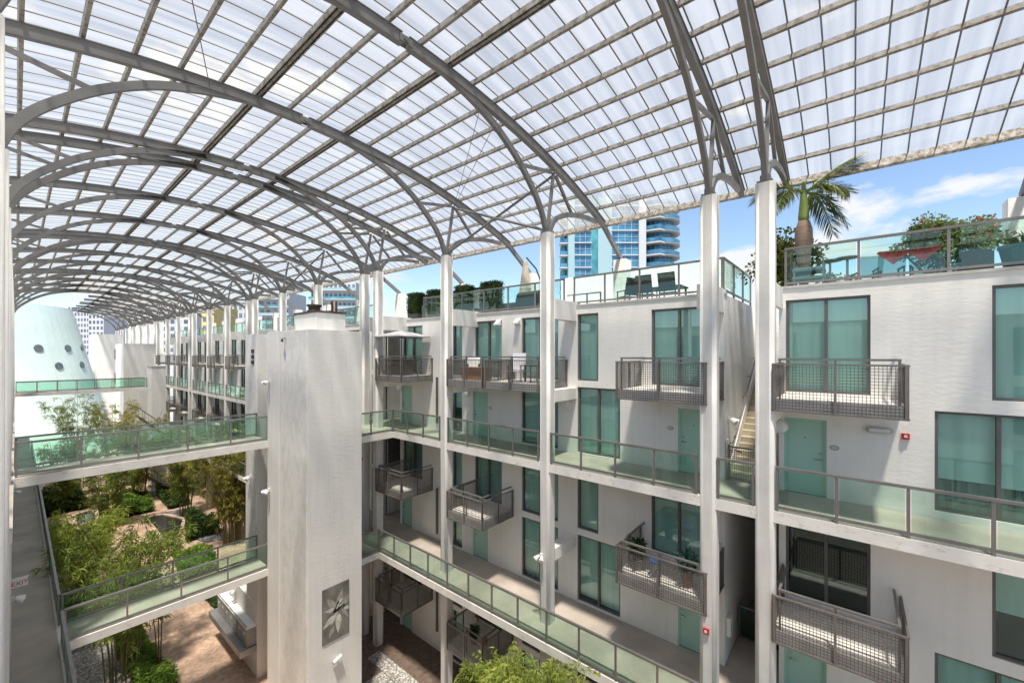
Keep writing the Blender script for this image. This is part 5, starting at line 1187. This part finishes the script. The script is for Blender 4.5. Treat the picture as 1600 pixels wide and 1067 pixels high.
# ------------------------------------------------------------------ distant buildings
def frame_at(px, d):
    a, b_ = pray(px); o = Vector((a * d, b_ * d, 0)); return o, Vector((CS, -SN, 0)), Vector((SN, CS, 0))
def blue_tower():
    d = 105.0; k = d / FPX; o, u, v = frame_at(975, d)
    t = thing('glass_high_rise', 'tall blue glass high-rise with curved balconies behind the roof terrace', 'building', (o.x, o.y, GZ))
    U = lambda px: (px - 975) * k
    Z = Vector((0, 0, 1)); base = Vector((o.x, o.y, 0)); z0, z1 = GZ, 40.0; fh = 3.15; nf = 13; zs = -0.2
    def blk(name, a, c, f0, f1, p, q, mat, par=t): return obj(name, MB().obox(base + u * U(a) + v * f0 + Z * p, u * (U(c) - U(a)), v * (f1 - f0), Z * (q - p)), mat, par)
    blk('core_wall', 890, 1010, 3.0, 18.0, z0, z1, 'tower_pale'); blk('pier_wall', 935, 957, 0.4, 3.0, z0, z1, 'tower_pale'); blk('pier_wall', 998, 1009, -0.3, 3.0, z0, z1, 'condo_white'); blk('pier_wall', 888, 898, 0.2, 3.0, z0, z1, 'tower_pale')
    blk('glass_return', 924, 935, 0.8, 3.0, z0, z1, 'tower_glass_green')
    c = base + u * U(1040) + v * 6.0; rr = 5.1
    obj('round_bay', MB().lathe((c.x, c.y, z0), [(rr - 1.0, 0), (rr - 1.0, z1 - z0)], 28), 'tower_glass', t)
    for f in range(nf):
        z = zs + fh * f
        for a, c_, mt in ((898, 924, 'tower_glass'), (957, 998, 'tower_glass')):
            w = blk('window_bay', a, c_, 0.6, 2.9, z + 0.25, z + fh - 0.02, mt)
            n_ = 3 if c_ - a < 30 else 4
            for i in range(n_ + 1):
                x = a + (c_ - a) * i / n_; blk('mullion', x - 0.25, x + 0.25, 0.52, 0.6, z + 0.25, z + fh, 'tower_pale' if i in (0, n_) else 'condo_white', w)
            blk('transom', a, c_, 0.53, 0.6, z + 1.6, z + 1.68, 'tower_pale', w); blk('floor_band', a - 1, c_ + 1, 0.3, 2.9, z - 0.02, z + 0.25, 'condo_white', w)
        s_ = obj('balcony', MB().lathe((c.x, c.y, z), [(rr * 0.7, 0), (rr + 0.55, 0.05), (rr + 0.65, 0.4), (rr * 0.7, 0.42)], 32), 'condo_white', t)
        obj('balcony_glass', MB().lathe((c.x, c.y, z + 0.5), [(rr + 0.5, 0), (rr + 0.5, 0.85), (rr + 0.46, 0.85), (rr + 0.46, 0)], 32), 'tower_glass', s_)
        obj('balcony_rail', MB().lathe((c.x, c.y, z + 1.36), [(rr + 0.54, 0), (rr + 0.54, 0.07), (rr + 0.44, 0.07), (rr + 0.44, 0)], 32), 'tower_pale', s_)
        p0 = base + u * U(1009) + v * 1.2 + Z * z   # pointed balcony left of the round bay
        mb = MB(); q = [p0, p0 + u * 3.4 - v * 2.0, p0 + u * 6.4 + v * 0.2, p0 + u * 6.4 + v * 4, p0 + v * 4]
        mb.prism([(w_.x, w_.y) for w_ in q], z, z + 0.38); s2 = obj('balcony', mb, 'condo_white', t)
        obj('balcony_glass', MB().bar(q[0] + Z * 0.95, q[1] + Z * 0.95, 0.06, 0.95).bar(q[1] + Z * 0.95, q[2] + Z * 0.95, 0.06, 0.95), 'tower_glass', s2)
        b3 = blk('balcony', 876, 889, 1.0, 3.0, z, z + 0.35, 'condo_white'); blk('balcony_glass', 877, 888, 1.0, 1.06, z + 0.4, z + 1.3, 'tower_glass', b3)
        mb = MB(); cc_ = base + u * U(884) + v * 4.0; mb.lathe((cc_.x, cc_.y, z + 0.35), [(1.0, 0), (1.0, fh - 0.4)], 14); obj('corner_glass', mb, 'tower_glass_green', t)
        for i in range(9):
            a_ = R(-150 + i * 17); pp_ = Vector((c.x, c.y, 0)) + (u * math.cos(a_) + v * math.sin(a_)) * (rr - 0.98); obj('mullion', MB().bar(pp_ + Z * (z + 0.4), pp_ + Z * (z + fh), 0.13), 'tower_pale', s_)
blue_tower()
def condo(label, px0, px1, ytop, d, fh, mat, gmat, bands=True, step=None, name='apartment_tower', zbot=None, wpx=7):
    k = d / FPX; pxc = (px0 + px1) / 2; o, u, v = frame_at(pxc, d); zt = (552 - ytop) / FPX * d; Z = Vector((0, 0, 1)); W = (px1 - px0) * k; base = Vector((o.x, o.y, 0)) - u * W / 2
    t = thing(name, label, 'building', (o.x, o.y, GZ), 'distant buildings beyond the courtyard')
    obj('wall', MB().obox(base + Z * GZ, u * W, v * 14, Z * (zt - GZ)), mat, t)
    nf = min(9, int((zt + 2) / fh)); nw = max(2, int((px1 - px0) / wpx))
    for f in range(nf):
        z = zt - fh * (f + 1) + 0.2
        for i in range(nw):
            a = W * (i + 0.2) / nw; w_ = W * 0.6 / nw
            wi = obj('window', MB().obox(base + u * a - v * 0.05 + Z * (z + 0.5), u * w_, v * 0.05, Z * (fh * 0.55)), gmat, t)
        if bands:
            s_ = obj('balcony', MB().obox(base - u * 0.4 - v * 1.3 + Z * (z - 0.12), u * (W + 0.8), v * 1.3, Z * 0.3), 'condo_white', t)
            obj('balcony_rail', MB().obox(base - u * 0.4 - v * 1.3 + Z * (z + 0.2), u * (W + 0.8), v * 0.08, Z * 0.75), 'tower_glass_green' if f % 2 else 'tower_pale', s_)
    return t
condo('white balconied condominium seen above the lift tower', 486, 556, 441, 150, 3.3, 'condo_white', 'far_glass')
condo('white condominium seen between columns left of the lift tower', 396, 452, 456, 170, 3.3, 'condo_white', 'far_glass', wpx=9)
condo('pale low building glimpsed between the far columns', 340, 388, 474, 190, 3.6, 'condo_white', 'far_glass', False)
condo('ochre yellow building glimpsed between the far columns', 315, 334, 478, 160, 3.4, 'ochre', 'far_glass', False, wpx=10)
condo('white building with dark windows behind the far columns', 254, 306, 486, 200, 3.4, 'office_pale', 'far_glass', False, wpx=9)
condo('pale office block with a grid of small square windows beside the teal wall', 106, 140, 478, 240, 3.2, 'office_pale', 'far_glass', False, wpx=4.4)
condo('grey slab building behind the office block at the canopy end', 138, 162, 490, 230, 3.2, 'office_pale', 'far_glass', False, wpx=6)
